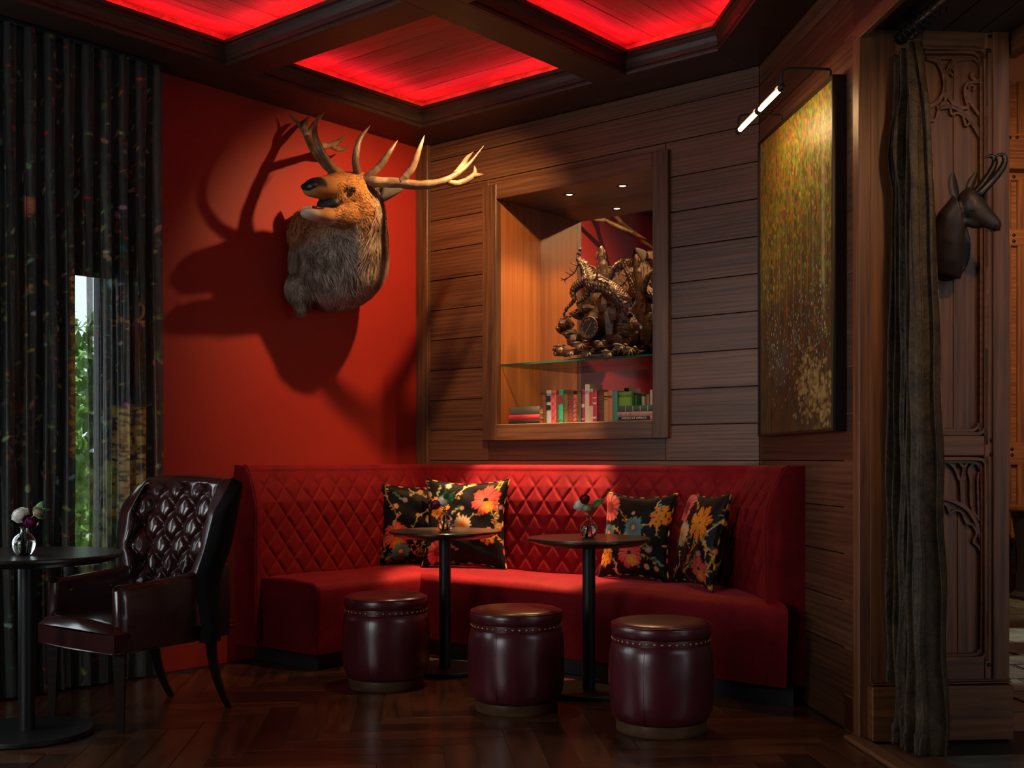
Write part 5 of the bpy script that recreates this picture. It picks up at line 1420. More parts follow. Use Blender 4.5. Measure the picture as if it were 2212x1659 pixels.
def cushion(label, cen, wdir_, tilt, W_, T_, big, seed, wdir_up=None):
    o = thing('floral_cushion', label, 'cushion', cen, 'floral velvet cushions on the banquette', world=False)
    w = N(np.array([wdir_[0], wdir_[1], 0])); nrm = np.cross(w, Z3)     # front direction: towards the room
    if nrm[1] > 0: nrm = -nrm
    up = N(Z3 * math.cos(tilt) - nrm * math.sin(tilt)); fr = N(np.cross(up, w)); fr = fr if np.dot(fr, nrm) > 0 else -fr
    n = 120; R = floral(seed, big); Rb = floral(seed + 50, [(60, 60, 30, 'red'), (170, 150, 34, 'org')])
    def outline(a, b):
        pin = .085; x = a * (1 - pin * (1 - b * b) * (1 if abs(a) <= 1 else 1)); y = b * (1 - pin * (1 - a * a)); return x, y
    for sgn, nm, RR in ((1, 'front_cover', R), (-1, 'back_cover', Rb)):
        g_ = np.linspace(-1, 1, n); A_, B_ = np.meshgrid(g_, g_)
        pin = .13; X = A_ * (1 - pin * (1 - B_ ** 2)); Y = B_ * (1 - pin * (1 - A_ ** 2))
        th = T_ / 2 * ((1 - A_ ** 2).clip(0) * (1 - B_ ** 2).clip(0)) ** .42
        wr = .006 * np.sin(A_ * 9 + 4 * B_ + seed) * np.sin(B_ * 7 - 3 * A_) * (1 - A_ ** 4) * (1 - B_ ** 4); th = th + wr * sgn
        sag = -.03 * W_ * (1 - A_ ** 2) * (B_ < 0) * 0
        P = (X[..., None] * w * W_ / 2 + (Y[..., None] + 1) * up * W_ / 2 + (th * sgn)[..., None] * fr).reshape(-1, 3)
        me = bpy.data.meshes.new(nm); f = [(j * n + i, j * n + i + 1, (j + 1) * n + i + 1, (j + 1) * n + i) for j in range(n - 1) for i in range(n - 1)]
        if sgn * np.dot(np.cross(w, up), fr) < 0: f = [q[::-1] for q in f]
        me.from_pydata(P.tolist(), [], f); me.polygons.foreach_set('use_smooth', [True] * len(me.polygons))
        set_colors(me, RR.sample((A_.ravel() + 1) / 2, (1 - B_.ravel()) / 2)); me.materials.append(cush_m); link(nm, me, None, o)
    ring = [(a, -1) for a in np.linspace(-1, 1, 40)] + [(1, b) for b in np.linspace(-1, 1, 40)[1:]] + [(a, 1) for a in np.linspace(1, -1, 40)[1:]] + [(-1, b) for b in np.linspace(1, -1, 40)[1:]]
    pts = []
    for a, b in ring: x, y = a * (1 - .13 * (1 - b * b)), b * (1 - .13 * (1 - a * a)); pts.append(w * x * W_ / 2 + up * (y + 1) * W_ / 2)
    m = MB(); m.tube(pts, .0055, 6); me = m.mesh('piping', smooth=True); rr_ = random.Random(seed)
    cc = np.array([[BLK, BLK, YEL, BLK, BLK, RED, BLK, OLV, BLK][(i // 12 + seed) % 9] for i in range(len(m.v))]); set_colors(me, cc); me.materials.append(cush_m); link('piping', me, None, o)
    return o
ZC = ZSEAT + .012
cushion('dark floral cushion tucked deepest into the corner, left of its overlapping neighbour', (-.565, 7.03, ZC), (1, .06), .10, .50, .15, [(42, 150, 34, 'red'), (60, 200, 24, 'teal'), (190, 40, 30, 'lace'), (150, 100, 14, 'lace')], 3)
cushion('dark floral cushion overlapping the corner one, a coral poppy near its upper right', (-.285, 6.80, ZC), (.955, -.295), .12, .53, .15, [(180, 50, 34, 'red'), (42, 75, 28, 'org'), (45, 195, 28, 'pink'), (118, 120, 24, 'lace'), (190, 150, 20, 'org')], 9)
cushion('dark floral cushion with a teal bloom, left of the right-hand pair', (.640, 6.13, ZC), (.72, -.69), .17, .47, .15, [(128, 92, 28, 'teal'), (120, 168, 36, 'red'), (24, 40, 34, 'pink'), (30, 180, 24, 'org'), (30, 110, 20, 'teal'), (205, 60, 26, 'org')], 17)
cushion('dark floral cushion with an orange bloom, leaning into the right-hand wing', (.905, 5.82, ZC), (.25, -.97), .22, .49, .16, [(165, 75, 40, 'org'), (80, 110, 32, 'lace'), (190, 190, 26, 'red'), (50, 40, 34, 'pink')], 23)

# ================================================================== VASES AND FLOWERS
water = NT('water'); water.base(Base_Color=(.9, 1, .95, 1), Roughness=0, Transmission_Weight=1.0, IOR=1.33)
stem_m = plain('green_stem', (.10, .20, .035), .5); leaf_m = plain('fresh_leaf', (.035, .16, .020), .45, noise=.3, nscale=60)
def bloom(R, seed, n=90):
    r = random.Random(seed); mb = MB()
    for k in range(n):
        t_ = (k + .5) / n; ph = math.acos(1 - 1.25 * t_); th = k * 2.39996 + r.uniform(-.2, .2)
        d = np.array([math.sin(ph) * math.cos(th), math.sin(ph) * math.sin(th), math.cos(ph)]); up = N(Z3 - d * np.dot(d, Z3) + 1e-4); sd = np.cross(d, up)
        sz = R * (.20 + .24 * t_); rad = R * (.70 + .28 * t_) * r.uniform(.92, 1.06)
        vs = []
        for i in range(4):
            for j in range(4):
                a, b = -1 + 2 * i / 3, -1 + 2 * j / 3
                vs.append(d * (rad - .22 * sz * (a * a + .35 * b * b) + .30 * sz * max(0, b)) + sd * sz * a * .8 * (1 - .25 * max(0, b)) + up * sz * b * .85)
        mb.add(vs, [(i * 4 + j, i * 4 + j + 1, (i + 1) * 4 + j + 1, (i + 1) * 4 + j) for i in range(3) for j in range(3)])
    mb.ell((0, 0, 0), (R * .6, 0, 0), (0, R * .6, 0), (0, 0, R * .6), 12, 8)
    return mb
PETAL = {'white': plain('white_petals', (.90, .89, .84), .6), 'purple': plain('plum_petals', (.20, .012, .065), .5), 'cream': plain('cream_petals', (.62, .54, .36), .6), 'red': plain('dark_red_petals', (.20, .008, .012), .5)}
def arrangement(loc, z, where, items, sprigs, R=.043):
    vz = thing('bud_vase', 'round clear glass bud vase on ' + where, 'vase', (loc[0], loc[1], z), 'bud vases on the tables', world=False)
    prof = [(0, .001), (R * .55, .001), (R * .86, R * .40), (R, R * .98), (R * .90, R * 1.48), (R * .60, R * 1.84), (.0145, R * 2.02), (.0125, R * 2.15), (.0135, R * 2.38), (.018, R * 2.5)]
    inner = [(max(0, r - .0022), zz + (.002 if i < 2 else 0)) for i, (r, zz) in enumerate(prof)][::-1]
    sp_ = lambda P: [tuple(q) for q in spline([np.array(p) for p in P], 26)]
    g_ = MB(); g_.lathe(sp_(prof) + sp_(inner), 36); part(g_, 'glass', M['glass'], vz, smooth=True)
    w_ = MB(); w_.lathe([(0, .004)] + [(r - .0024, zz) for r, zz in sp_(prof) if .006 < zz < R * 1.35] + [(0, R * 1.35)], 32); part(w_, 'water', water.m, vz, smooth=True)
    base = np.array([loc[0], loc[1], z])
    for k, (px, py, Rb, kind) in enumerate(items):
        top = PY(px, py, loc[1] + .012 - .024 * k)
        f_ = thing('flower', f'{kind} ranunculus bloom in the vase on {where}' if kind != 'cream' else f'small cream bloom in the vase on {where}', 'flower', top, 'cut flowers in bud vases', world=False)
        b_ = bloom(Rb, 31 + k + int(px)); me = b_.mesh('petals', smooth=True); po = link('petals', me, PETAL[kind], f_)
        tip = base + np.array([.012 * math.cos(k * 2.1), .012 * math.sin(k * 2.1), .010]); neckp = base + np.array([.004 * math.cos(k * 2.1), .004 * math.sin(k * 2.1), R * 2.3])
        sm_ = MB(); sm_.tube([p - top for p in spline([tip, neckp, (neckp + top) / 2 + np.array([0, 0, .008]), top], 16)], .0022, 6); part(sm_, 'stem', stem_m, f_, smooth=True)
        tl = d_ = N(top - base); po.rotation_euler = (Vector(top - neckp) + Vector((-.0, -.05, .0))).to_track_quat('Z', 'Y').to_euler()
    for k, (px, py, lv_) in enumerate(sprigs):
        top = PY(px, py, loc[1] + .01); f_ = thing('leaf_sprig', f'green leaf sprig in the vase on {where}', 'foliage', base + np.array([0, 0, R * 2.3]), 'leaf sprigs in bud vases', world=False)
        o_ = base + np.array([0, 0, R * 2.3]); st_ = MB(); st_.tube([p - o_ for p in spline([base + np.array([-.01, .01, .012]), o_, (o_ + top) / 2 + np.array([0, 0, .01]), top], 14)], .0016, 6); part(st_, 'stem', stem_m, f_, smooth=True)
        for lx, ly, L in lv_:
            tipp = PY(lx, ly, loc[1] - .005); bs_ = (o_ * .35 + top * .65); d_ = tipp - bs_; m = MB(); leaf(m, bs_ - o_, d_, np.linalg.norm(d_), np.linalg.norm(d_) * .42, N(np.array([.1, -1, .55])), .15, 10); part(m, 'leaf', leaf_m, f_, smooth=True)
arrangement((-1.928, 4.555), .7355, 'the larger table', [(45, 1113, .034, 'white'), (66, 1128, .029, 'purple'), (82, 1106, .019, 'cream')], [(88, 1100, [(98, 1081, 1), (110, 1100, 1), (76, 1092, 1), (94, 1122, 1), (72, 1142, 1)])], .045)
arrangement((-.352, 6.05), .7425, 'the table nearer the red wall', [(956, 1083, .033, 'white'), (940, 1091, .026, 'purple')], [(968, 1078, [(962, 1056, 1), (984, 1062, 1), (986, 1070, 1)])], .043)
arrangement((.366, 5.50), .7425, 'the middle table', [(1252, 1091, .029, 'white'), (1267, 1097, .022, 'cream'), (1263, 1079, .024, 'red')], [(1280, 1085, [(1308, 1078, 1), (1300, 1088, 1), (1272, 1108, 1)])], .042)

# ================================================================== PRINTED SHEER CURTAIN
CT = Raster(350, 760, (.060, .068, .064)); r = random.Random(21)
def cy_(y): return y / 2.0
for k in range(1900):
    x, y = r.uniform(0, 345), r.uniform(60, 1500); dens = .35 + .65 * math.exp(-((y - 800) / 420) ** 2)
    if r.random() > dens: continue
    col = r.choice(((.10, .16, .04), (.16, .20, .05), (.05, .12, .09), (.18, .10, .03), (.25, .20, .09), (.28, .03, .03), (.07, .09, .06), (.30, .32, .28)))
    CT.dab(x, cy_(y), r.uniform(1.5, 5), r.uniform(.8, 2.2), [min(.9, q * r.uniform(.7, 2.2)) for q in col], r.uniform(0, 3.1), .85)
for k in range(60):
    x, y = r.uniform(0, 340), r.uniform(450, 1450); a = r.uniform(-.5, .5); CT.line([(x, cy_(y)), (x + 12, cy_(y) - 4 + a * 6), (x + 22, cy_(y) - 6)], .7, (.16, .09, .03), .8, 16)
for k in range(420):   # golden birch trunk
    y = r.uniform(585, 985); CT.dab(154 + r.uniform(-10, 9), cy_(y), r.uniform(2, 5), r.uniform(1, 3), r.choice(((.55, .30, .08), (.40, .20, .05), (.65, .42, .16), (.20, .09, .03))), 0, .7)
for k in range(300):
    y = r.uniform(560, 1120); CT.dab(44 + r.uniform(-8, 8), cy_(y), r.uniform(2, 4), r.uniform(1, 3), r.choice(((.22, .12, .06), (.14, .07, .03), (.30, .26, .26) if 880 < y < 960 else (.12, .06, .03))), 0, .7)
for k in range(500):   # printed golden rock below the stag, its backlit glow put into the colour
    x, y = r.uniform(236, 302), r.uniform(872, 1120); CT.dab(x, cy_(y), r.uniform(3, 7), r.uniform(1, 2.2), r.choice(((.62, .40, .12), (.50, .30, .08), (.70, .52, .20), (.16, .08, .02))), r.uniform(-.3, .3), .75)
for k in range(260):
    x, y = r.uniform(170, 250), r.uniform(1000, 1250); CT.dab(x, cy_(y), r.uniform(3, 8), r.uniform(2, 4), r.choice(((.22, .28, .12), (.35, .40, .22), (.14, .22, .06), (.30, .30, .10))), r.uniform(0, 3), .6)
SB = (.16, .035, .018)
CT.dab(284, cy_(752), 15, 26, SB); CT.dab(284, cy_(705), 11, 16, SB); CT.dab(277, cy_(737), 5, 18, (.34, .08, .03), .1, .7); CT.dab(280, cy_(690), 4, 7, (.40, .12, .05), 0, .7)
for lx in (276, 283, 291): CT.line([(lx, cy_(780)), (lx + 1, cy_(840))], 2.4, SB, 1, 20)
for pts in ([(272, 704), (256, 688), (250, 668), (254, 655)], [(262, 694), (244, 690), (238, 678)], [(256, 688), (250, 700), (242, 702)], [(282, 702), (296, 690), (300, 668), (296, 655)], [(292, 692), (299, 700), (300, 706)], [(275, 700), (275, 708)]):
    CT.line([(a, cy_(b)) for a, b in pts], 1.3, (.42, .22, .09), 1, 22)
for k in range(9): CT.line([(48, cy_(428)), (48 + 22 * math.cos(.1 + k * .17), cy_(428 + 44 * math.sin(.1 + k * .17)))], 1.0, (.62, .20, .10), 1, 16)
CT.dab(48, cy_(427), 5, 2, (.20, .34, .60))
sheer = printed('printed_sheer', rough=.36, attr='print', spec=.55, trans=(.42, .30), sheen=.3)
nu, nv = 330, 430
uu = np.linspace(-1.02, -.018, nu); vv_ = np.linspace(0, 1, nv); UU, VV = np.meshgrid(uu, vv_)
zz = .012 + VV * (3.135 - .012)
ph_ = 2 * math.pi * (UU + .0687) / .0975
amp = .043 * (.75 + .25 * VV); wob = .35 * np.sin(3.1 * zz + 9 * UU) * (1 - VV)
nn = .066 + amp * np.cos(ph_ + wob) + .010 * np.cos(2.3 * ph_ + 2 * zz) * (1 - VV * .6) + .006 * np.sin(5 * ph_ + zz * 3)
ush = UU + .012 * np.sin(2 * ph_ + wob) + .010 * np.sin(4 * UU + 2 * zz) * (1 - VV)
Pc = A0 + ush[..., None] * DA + nn[..., None] * NA + zz[..., None] * Z3
pxx = CX + F_PX * Pc[..., 0] / Pc[..., 1]; pyy = YH - F_PX * (Pc[..., 2] - CAMH) / Pc[..., 1]
# the print belongs to the cloth: take it at the cloth's mean plane
Pm = A0 + UU[..., None] * DA + .066 * NA + zz[..., None] * Z3; mx_ = CX + F_PX * Pm[..., 0] / Pm[..., 1]; my_ = YH - F_PX * (Pm[..., 2] - CAMH) / Pm[..., 1]
cur = thing('sheer_curtain', 'dark sheer curtain printed with forest and stag before the window', 'curtain', fA(-.5, .07, 0))
me = bpy.data.meshes.new('printed_cloth'); me.from_pydata((Pc.reshape(-1, 3) - np.array(cur['_o'])).tolist(), [], [(j * nu + i, j * nu + i + 1, (j + 1) * nu + i + 1, (j + 1) * nu + i) for j in range(nv - 1) for i in range(nu - 1)])
me.polygons.foreach_set('use_smooth', [True] * len(me.polygons)); set_colors(me, np.clip(CT.sample(mx_.ravel() / 350, my_.ravel() / 2 / 760) * 1.9 - .045, 0.02, .92)); me.materials.append(sheer); link('printed_cloth', me, None, cur)
tk = thing('curtain_track', 'dark ceiling track above the printed curtain', 'curtain track', fA(-.5, .066, 3.14)); m = MB(); Abox(m, -1.2, -.01, .052, .080, 3.138, 3.155); part(m, 'rail', M['black'], tk)

# ================================================================== PAINTING AND PICTURE LIGHT
AR = Raster(300, 430, (.10, .062, .018)); r = random.Random(8)
for k in range(1500):
    x, y = r.uniform(0, 300), r.uniform(0, 430); b = y / 430
    c1 = (.30, .20, .03) if r.random() < .5 else (.13, .15, .03); c2 = (.070, .040, .018) if r.random() < .6 else (.035, .045, .022)
    t_ = min(1, max(0, (b - .30) / .35)); col = [(c1[i] * (1 - t_) + c2[i] * t_) * r.uniform(.5, 1.3) for i in range(3)]
    AR.dab(x, y, r.uniform(1.5, 4), r.uniform(8, 26), col, 0, .5)
for x, w, c, y0, y1 in ((264, 8, (.34, .28, .14), 20, 300), (226, 4.5, (.20, .16, .08), 30, 290), (180, 2.4, (.30, .24, .10), 60, 300), (150, 2.0, (.26, .20, .09), 40, 320), (120, 1.6, (.22, .17, .07), 80, 280), (90, 1.6, (.25, .20, .08), 60, 270), (52, 2.6, (.025, .020, .015), 180, 425), (36, 1.5, (.16, .12, .05), 60, 300), (205, 1.5, (.24, .18, .07), 60, 260)):
    for y in range(y0, y1, 3): AR.dab(x + r.uniform(-.6, .6), y, w, 6, [q * r.uniform(.7, 1.25) for q in c], 0, .65)
    for y in range(y0, y1, 5): AR.dab(x + w * .7, y, w * .35, 6, [q * .25 for q in c], 0, .5)
for k in range(2600):
    b = abs(r.gauss(0, .26)); x = r.uniform(0, 300); y = b * 430
    gold_ = math.exp(-((x - 60) / 70) ** 2) + .35
    col = (.40, .23, .03) if r.random() < gold_ * .6 else r.choice(((.20, .27, .03), (.30, .34, .05), (.10, .14, .03), (.50, .30, .05)))
    AR.dab(x, y, r.uniform(1.2, 3.4), r.uniform(1.5, 5), [q * r.uniform(.35, 1.25) for q in col], r.uniform(-.6, .6), .7)
AR.dab(100, 335, 42, 34, (.085, .080, .060), 0, .8, .5)
for k in range(700):
    x, y = r.uniform(0, 300), r.uniform(250, 410)
    AR.dab(x, y, r.uniform(2, 6), r.uniform(4, 14), r.choice(((.05, .030, .016), (.030, .030, .018), (.09, .045, .015), (.10, .06, .02))), 0, .45)
for cx_, cy2, n_, cols_ in ((240, 290, 170, ((.55, .60, .50), (.10, .30, .18), (.55, .05, .03), (.16, .34, .24))), (60, 300, 150, ((.50, .50, .42), (.07, .20, .12), (.10, .22, .18))), (150, 330, 110, ((.45, .06, .03), (.45, .48, .42), (.08, .22, .15))), (170, 275, 60, ((.20, .36, .32), (.5, .5, .45)))):
    for k in range(n_): AR.dab(cx_ + r.gauss(0, 24), cy2 + r.gauss(0, 34), r.uniform(.6, 1.5), r.uniform(.8, 2.4), r.choice(cols_), 0, .9)
for k in range(420):
    t_ = r.random(); AR.dab(190 + 90 * t_ + r.gauss(0, 26), 400 - 120 * (1 - t_) * .3 + r.gauss(0, 22), r.uniform(2, 7), r.uniform(1.5, 4), r.choice(((.42, .26, .07), (.30, .19, .05), (.50, .34, .12), (.16, .12, .04))), r.uniform(-.5, .5), .55)
AR.line([(180, 385), (225, 410)], 1.4, (.05, .03, .015)); AR.line([(170, 250), (140, 290)], 1.2, (.04, .03, .02))
T0_, T1_, PZ0, PZ1 = .17, 1.196, 1.232, 2.700
pic = thing('forest_painting', 'tall framed autumn forest painting on the plank wall', 'painting', fC((T0_ + T1_) / 2, .03, PZ0))
nu, nv = 300, 400; aa, bb2 = np.meshgrid(np.linspace(0, 1, nu), np.linspace(0, 1, nv))
Pv = PBC + ((T0_ + .012) + aa * (T1_ - T0_ - .024))[..., None] * DC + .050 * NCV + ((PZ0 + .012) + (1 - bb2) * (PZ1 - PZ0 - .024))[..., None] * Z3
me = bpy.data.meshes.new('canvas'); me.from_pydata((Pv.reshape(-1, 3) - np.array(pic['_o'])).tolist(), [], [(j * nu + i, (j + 1) * nu + i, (j + 1) * nu + i + 1, j * nu + i + 1) for j in range(nv - 1) for i in range(nu - 1)])
set_colors(me, AR.sample(aa.ravel(), bb2.ravel())); me.materials.append(printed('oil_canvas', rough=.42, bump=.4, bscale=120, spec=.4)); link('canvas', me, None, pic)
frm = wood('dark_frame', (.008, .004, .003), (.022, .011, .007), .4, var=.05)
m = MB(); m.slab([tuple(fC(t_, d, 0)[:2]) for t_, d in ((T0_ + .005, .002), (T1_ - .005, .002), (T1_ - .005, .046), (T0_ + .005, .046))], PZ0 + .005, PZ1 - .005); part(m, 'stretcher_back', frm, pic)
for t_ in (T0_ + .005, T1_ - .005): post('frame_side', frm, fC(t_, .031, PZ0), DC, .011, .060, PZ1 - PZ0, pic, .001)
for z_ in (PZ0 + .005, PZ1 - .005): board('frame_rail', frm, fC((T0_ + T1_) / 2, .031, z_), DC, T1_ - T0_, .060, .011, pic, .001)
pl_ = thing('picture_light', 'black twin-tube picture light glowing above the forest painting', 'lamp', fC(1.0, .05, PZ1))
E0, E1 = np.array([1.117, 4.745, 2.652]), np.array([1.117, 4.745, 2.652]) - DC * .675
tube_glow = plain('lit_tube', (1, .8, .5), .4, emit=((1.0, .60, .26), 14.0))
bar_len = np.linalg.norm(E1 - E0); bd_ = (E1 - E0) / bar_len
for a_, b_ in ((.055, .315), (.365, .625)):
    m = MB(); m.tube([E0 + bd_ * a_, E0 + bd_ * b_], .0105, 12); part(m, 'tube', tube_glow, pl_, smooth=False)
    m = MB(); n_ = 9; vs = []
    for s_ in (a_ - .006, b_ + .006):
        for k in range(n_):
            w_ = math.pi * (.0 + k / (n_ - 1)) ; vs.append(E0 + bd_ * s_ + (-NCV * math.cos(w_) * -1 * .0 + NCV * (-math.cos(w_)) * .016 + Z3 * math.sin(w_) * .016) + NCV * .004)
    m.add(vs, [(k, k + 1, n_ + k + 1, n_ + k) for k in range(n_ - 1)]); part(m, 'reflector', M['black'], pl_)
for s_ in (.025, .340, .650):
    m = MB(); m.ell(E0 + bd_ * s_, NCV * .016, bd_ * (.024 if s_ != .34 else .03), Z3 * .016, 12, 8); part(m, 'joint', M['black'], pl_, smooth=True)
for s_ in (.02, .655):
    p = E0 + bd_ * s_; tw = TJ * 0; d0 = np.dot(p - PBC, NCV); q = p - NCV * (d0 - .055)
    m = MB(); m.tube(spline([p, p + Z3 * .050, p + Z3 * .072 - NCV * .012, p + Z3 * .080 - NCV * .05, q + Z3 * .082 + NCV * .03, q + Z3 * .078, np.array([q[0], q[1], PZ1 - .002])], 24), .0055, 8); part(m, 'arm', M['black'], pl_, smooth=True)
d = bpy.data.lights.new('picture_lamp', 'AREA'); d.shape = 'RECTANGLE'; d.size = .60; d.size_y = .02; d.energy = 2.5; d.color = (1.0, .62, .28)
lo = bpy.data.objects.new('picture_lamp', d); COL.objects.link(lo); place(lo, E0 + bd_ * .34 - Z3 * .014 - NCV * .004, bd_, np.cross(N(-Z3 * .8 - NCV * .75) * -1, bd_))

# ================================================================== VELVET PORTIERE AND ROD
bronze = NT('bronze_velvet'); v = bronze.coords(rand=False); f = bronze.noise(v, 12, 5, .7, .6); g2 = bronze.noise(v, 90, 3, .6)
bronze.l(bronze.ramp(bronze.math('MULTIPLY_ADD', g2, .3, bronze.math('MULTIPLY', f, .7)), [(.38, (.012, .007, .003)), (.64, (.075, .044, .018))]), bronze.b.inputs['Base Color'])
bronze.base(Roughness=.55, Sheen_Weight=.7, Sheen_Roughness=.25, Sheen_Tint=(.85, .54, .24, 1), Specular_IOR_Level=.3); bronze.bump(f, .6, .02)
pt_ = thing('velvet_curtain', 'gathered bronze velvet curtain hanging at the doorway jamb', 'curtain', fC(TJ + .2, -.14, 0))
nu, nv = 220, 200
def portiere(a, b):
    """a: along the cloth 0..1, b: 0 floor .. 1 heading"""
    z = .012 + b * 2.70; spread = .22 + .09 * (1 - b) ** 1.5
    if b > .9: spread *= 1 - .25 * (b - .9) / .1
    t_ = TJ + .012 + a * spread
    k = a * 4.5 * 2 * math.pi
    amp_ = .060 * (.55 + .45 * (1 - b)) * (1 if b < .86 else max(.35, 1 - (b - .86) / .2))
    sw = .4 * math.sin(2.2 * z + 5 * a) 
    d_ = -.135 + .8 * amp_ * math.cos(k + sw) + .016 * math.sin(3.1 * k + 1.2 * z) + .007 * math.sin(6.7 * k + 2 * z) + .006 * math.sin(13 * z + 9 * a) * (1 - b)
    # swagged pinch below the heading
    if .80 < b < .93: d_ += .030 * math.sin((b - .80) / .13 * math.pi) * max(0, math.cos(k * .55 + .6)); z -= .02 * math.sin((b - .80) / .13 * math.pi) * math.cos(k)
    if b < .03: d_ += .012 * math.sin(7 * k); t_ += .01 * math.sin(5 * a * 6.28) * (1 - b / .03)
    return fC(t_ + .010 * math.sin(k * 2 + z), d_, z)
m = MB(); m.grid(nu, nv, portiere); me_ = part(m, 'velvet_cloth', bronze.m, pt_, smooth=True); sol = me_.modifiers.new('thickness', 'SOLIDIFY'); sol.thickness = .003
rod = thing('curtain_rod', 'dark turned curtain rod over the velvet curtain', 'curtain rod', fC(TJ + .4, -.135, 2.775))
ra, rb = fC(TJ + .02, -.135, 2.775), fC(TJ + 1.4, -.135, 2.775); m = MB(); m.tube([ra, rb], .021, 20); part(m, 'pole', M['iron'], rod, auto=30)
for s_, rr2 in ((.0, .026), (.022, .0255), (.20, .0245)):
    m = MB(); m.tube([ra + DC * s_, ra + DC * (s_ + .012)], rr2, 20); part(m, 'collar', M['iron'], rod, auto=30)
m = MB(); m.lathe([(.0, 0), (.03, 0), (.03, .008), (.0, .008)], 18, fC(TJ + .13, -.135, ZH - .021)); m.tube([fC(TJ + .13, -.135, ZH - .01), fC(TJ + .13, -.135, 2.785)], .006, 8); part(m, 'bracket', M['iron'], rod)
for k, s_ in enumerate((.06, .10, .145, .19, .235, .28, .33)):
    c = ra + DC * s_; g_ = thing('curtain_ring', 'dark metal ring on the curtain rod', 'ring', c - Z3 * .006, 'rings carrying the velvet curtain'); m = MB(); m.tube([c - Z3 * .008 + (NCV * math.cos(a) + Z3 * math.sin(a)) * .031 for a in np.linspace(0, 2 * math.pi, 25)], .0028, 6); part(m, 'hoop', M['iron'], g_, smooth=True)

# ================================================================== CARVED CHAMOIS HEAD
cw = plain('dark_carved_wood', (.030, .017, .010), .5, noise=.35, nscale=26, bump=.5); hornm = plain('black_horn', (.010, .008, .006), .40, noise=.3, nscale=60, bump=.4)
cha = thing('chamois_head', 'dark carved chamois head on an oval plaque in the doorway', 'trophy', PR(2040, 530, 0))
m = MB(); c0 = PR(2042, 535, -.03); vs = []
for k in range(36):
    a = 2 * math.pi * k / 36; vs.append((math.cos(a), math.sin(a)))
m.loft([(c0, DR * .095, Z3 * .135), (c0 + NR * .018, DR * .097, Z3 * .137), (c0 + NR * .028, DR * .088, Z3 * .128), (c0 + NR * .024, DR * .075, Z3 * .115)], 36); part(m, 'plaque', M['black'], cha, auto=50)
hd_ = MB()
def cr(x, y, d, w, h, tx, ty):   # ring at pixel, tangent in pixel direction
    c = PR(x, y, d); t_ = N(DR * tx - Z3 * ty + NR * .25); a = N(np.cross(t_, NR)); b = np.cross(a, t_); return (c, a * h, b * w)
hd_.loft([cr(2030, 590, .02, .075, .085, .3, -1), cr(2036, 560, .06, .075, .085, .3, -1), cr(2044, 520, .11, .062, .070, .35, -1), cr(2056, 478, .15, .052, .062, .5, -.8), cr(2068, 448, .175, .045, .052, .9, -.3)], 20)
hd_.loft([cr(2070, 440, .165, .040, .044, 1, .15), cr(2084, 436, .18, .052, .058, 1, .2), cr(2100, 444, .195, .050, .056, 1, .4), cr(2116, 458, .205, .040, .046, 1, .5), cr(2132, 472, .21, .031, .036, 1, .5), cr(2148, 483, .215, .026, .028, 1, .5), cr(2157, 490, .217, .020, .020, 1, .5), cr(2161, 493, .217, .010, .010, 1, .5)], 20)
hd_.ell(PR(2110, 478, .19), DR * .05, NR * .03, Z3 * .028); hd_.ell(PR(2096, 430, .20), DR * .02, NR * .035, Z3 * .018)
me = fuse(hd_, 'head', .006, 3, cha['_o']); me.materials.append(cw); link('head', me, None, cha)
for pts in ([(2104, 420, .19), (2122, 398, .19), (2140, 372, .19), (2149, 350, .19), (2144, 338, .19), (2134, 338, .19), (2128, 341, .19)], [(2112, 422, .22), (2136, 398, .23), (2160, 370, .23), (2170, 350, .23), (2168, 336, .23), (2158, 334, .23), (2150, 339, .23)]):
    S = spline([np.array(p, float) for p in pts], 26); m = MB(); m.tube([PR(*p) for p in S], [.0155 * (1 - .8 * (i / 25) ** 1.6) for i in range(26)], 10); part(m, 'horn', hornm, cha, smooth=True)
ear('ear', [PR(2066, 432, .16), PR(2060, 410, .16), PR(2057, 388, .16), PR(2059, 370, .16)], DR * .9 + NR * .4, .020, cw, cw, cha, -.5)
ear('ear', [PR(2090, 418, .14), PR(2096, 400, .14), PR(2103, 385, .14), PR(2110, 371, .14)], DR * .9 + NR * .4, .018, cw, cw, cha, -.5)
m = MB(); m.ell(PR(2100, 453, .242), DR * .011, NR * .006, Z3 * .0055, 12, 8); part(m, 'eye', M['black'], cha, smooth=True)
m = MB(); m.tube([PR(2160, 497, .225), PR(2144, 500, .238), PR(2128, 496, .245)], .0022, 6); part(m, 'mouth', M['black'], cha, smooth=True)
m = MB(); m.ell(PR(2154, 486, .238), DR * .008, NR * .004, Z3 * .005, 10, 6); part(m, 'nostril', M['black'], cha, smooth=True)

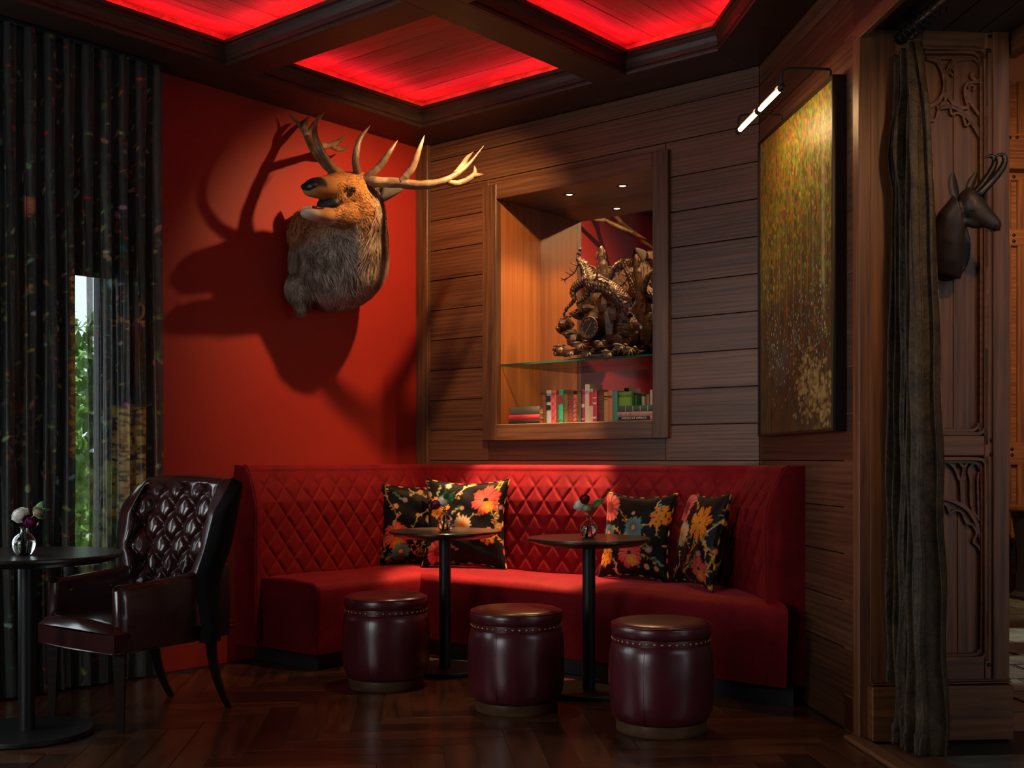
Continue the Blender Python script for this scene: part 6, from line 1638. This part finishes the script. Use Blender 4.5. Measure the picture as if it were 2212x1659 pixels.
# ================================================================== BEYOND: hall side table, garden
ht = thing('side_table', 'dark round side table at the far wall of the hall', 'table', PH(2236, 1287, .45) * np.array([1, 1, 0]), world=False)
m = MB(); m.lathe([(0, .70), (.20, .70), (.22, .715), (.22, .74), (.21, .75), (0, .75)], 32); part(m, 'table_top', M['door_wood'], ht, auto=40)
m = MB(); m.lathe([(.19, .0), (.19, .03), (.15, .06), (.13, .35), (.17, .62), (.19, .70)], 24); part(m, 'pedestal', M['black'], ht, auto=40)
grd = MB(); grd.slab([(-16, 6.0), (-2.0, 8.6), (-2.0, 22), (-16, 22)], -.4, -.3); structure(part(grd, 'ground_garden', plain('lawn', (.34, .42, .18), .9, noise=.4, nscale=3)), 'lawn outside the window')
foliage = plain('tree_leaf', (.22, .42, .08), .6, noise=.4, nscale=2, var=0)
bark = plain('bark', (.10, .07, .05), .9)
rt = random.Random(5)
for k, (x, y, h, R_) in enumerate(((-3.55, 10.2, 2.2, 1.1), (-4.9, 13.0, 2.6, 1.2), (-1.9, 12.6, 1.6, .8))):
    tr_ = thing('garden_tree', ('leafy green tree just outside the window', 'taller green tree farther out in the garden', 'low green bush right of the window tree')[k], 'tree', (x, y, -.3), 'trees in the garden', world=False)
    m = MB(); m.tube([(0, 0, 0), (.05, 0, h * .6)], [.09, .05], 8); part(m, 'trunk', bark, tr_)
    cr_ = MB()
    for j in range(2600):
        d = N([rt.gauss(0, 1), rt.gauss(0, 1), rt.gauss(0, 1)]) * R_ * rt.uniform(.55, 1); p = d * np.array([1, 1, 1.25]) + np.array([0, 0, h * .62])
        a = N([rt.gauss(0, 1), rt.gauss(0, 1), rt.gauss(0, 1)]); b = N(np.cross(a, d)); s_ = rt.uniform(.05, .09); cr_.add([p - a * s_, p + b * s_ * .5, p + a * s_, p - b * s_ * .5], [(0, 1, 2, 3)])
    o = link('crown', cr_.mesh('crown', fix=False), foliage, tr_); o['kind'] = 'stuff'

for o in bpy.data.objects:
    if '_o' in o: del o['_o']
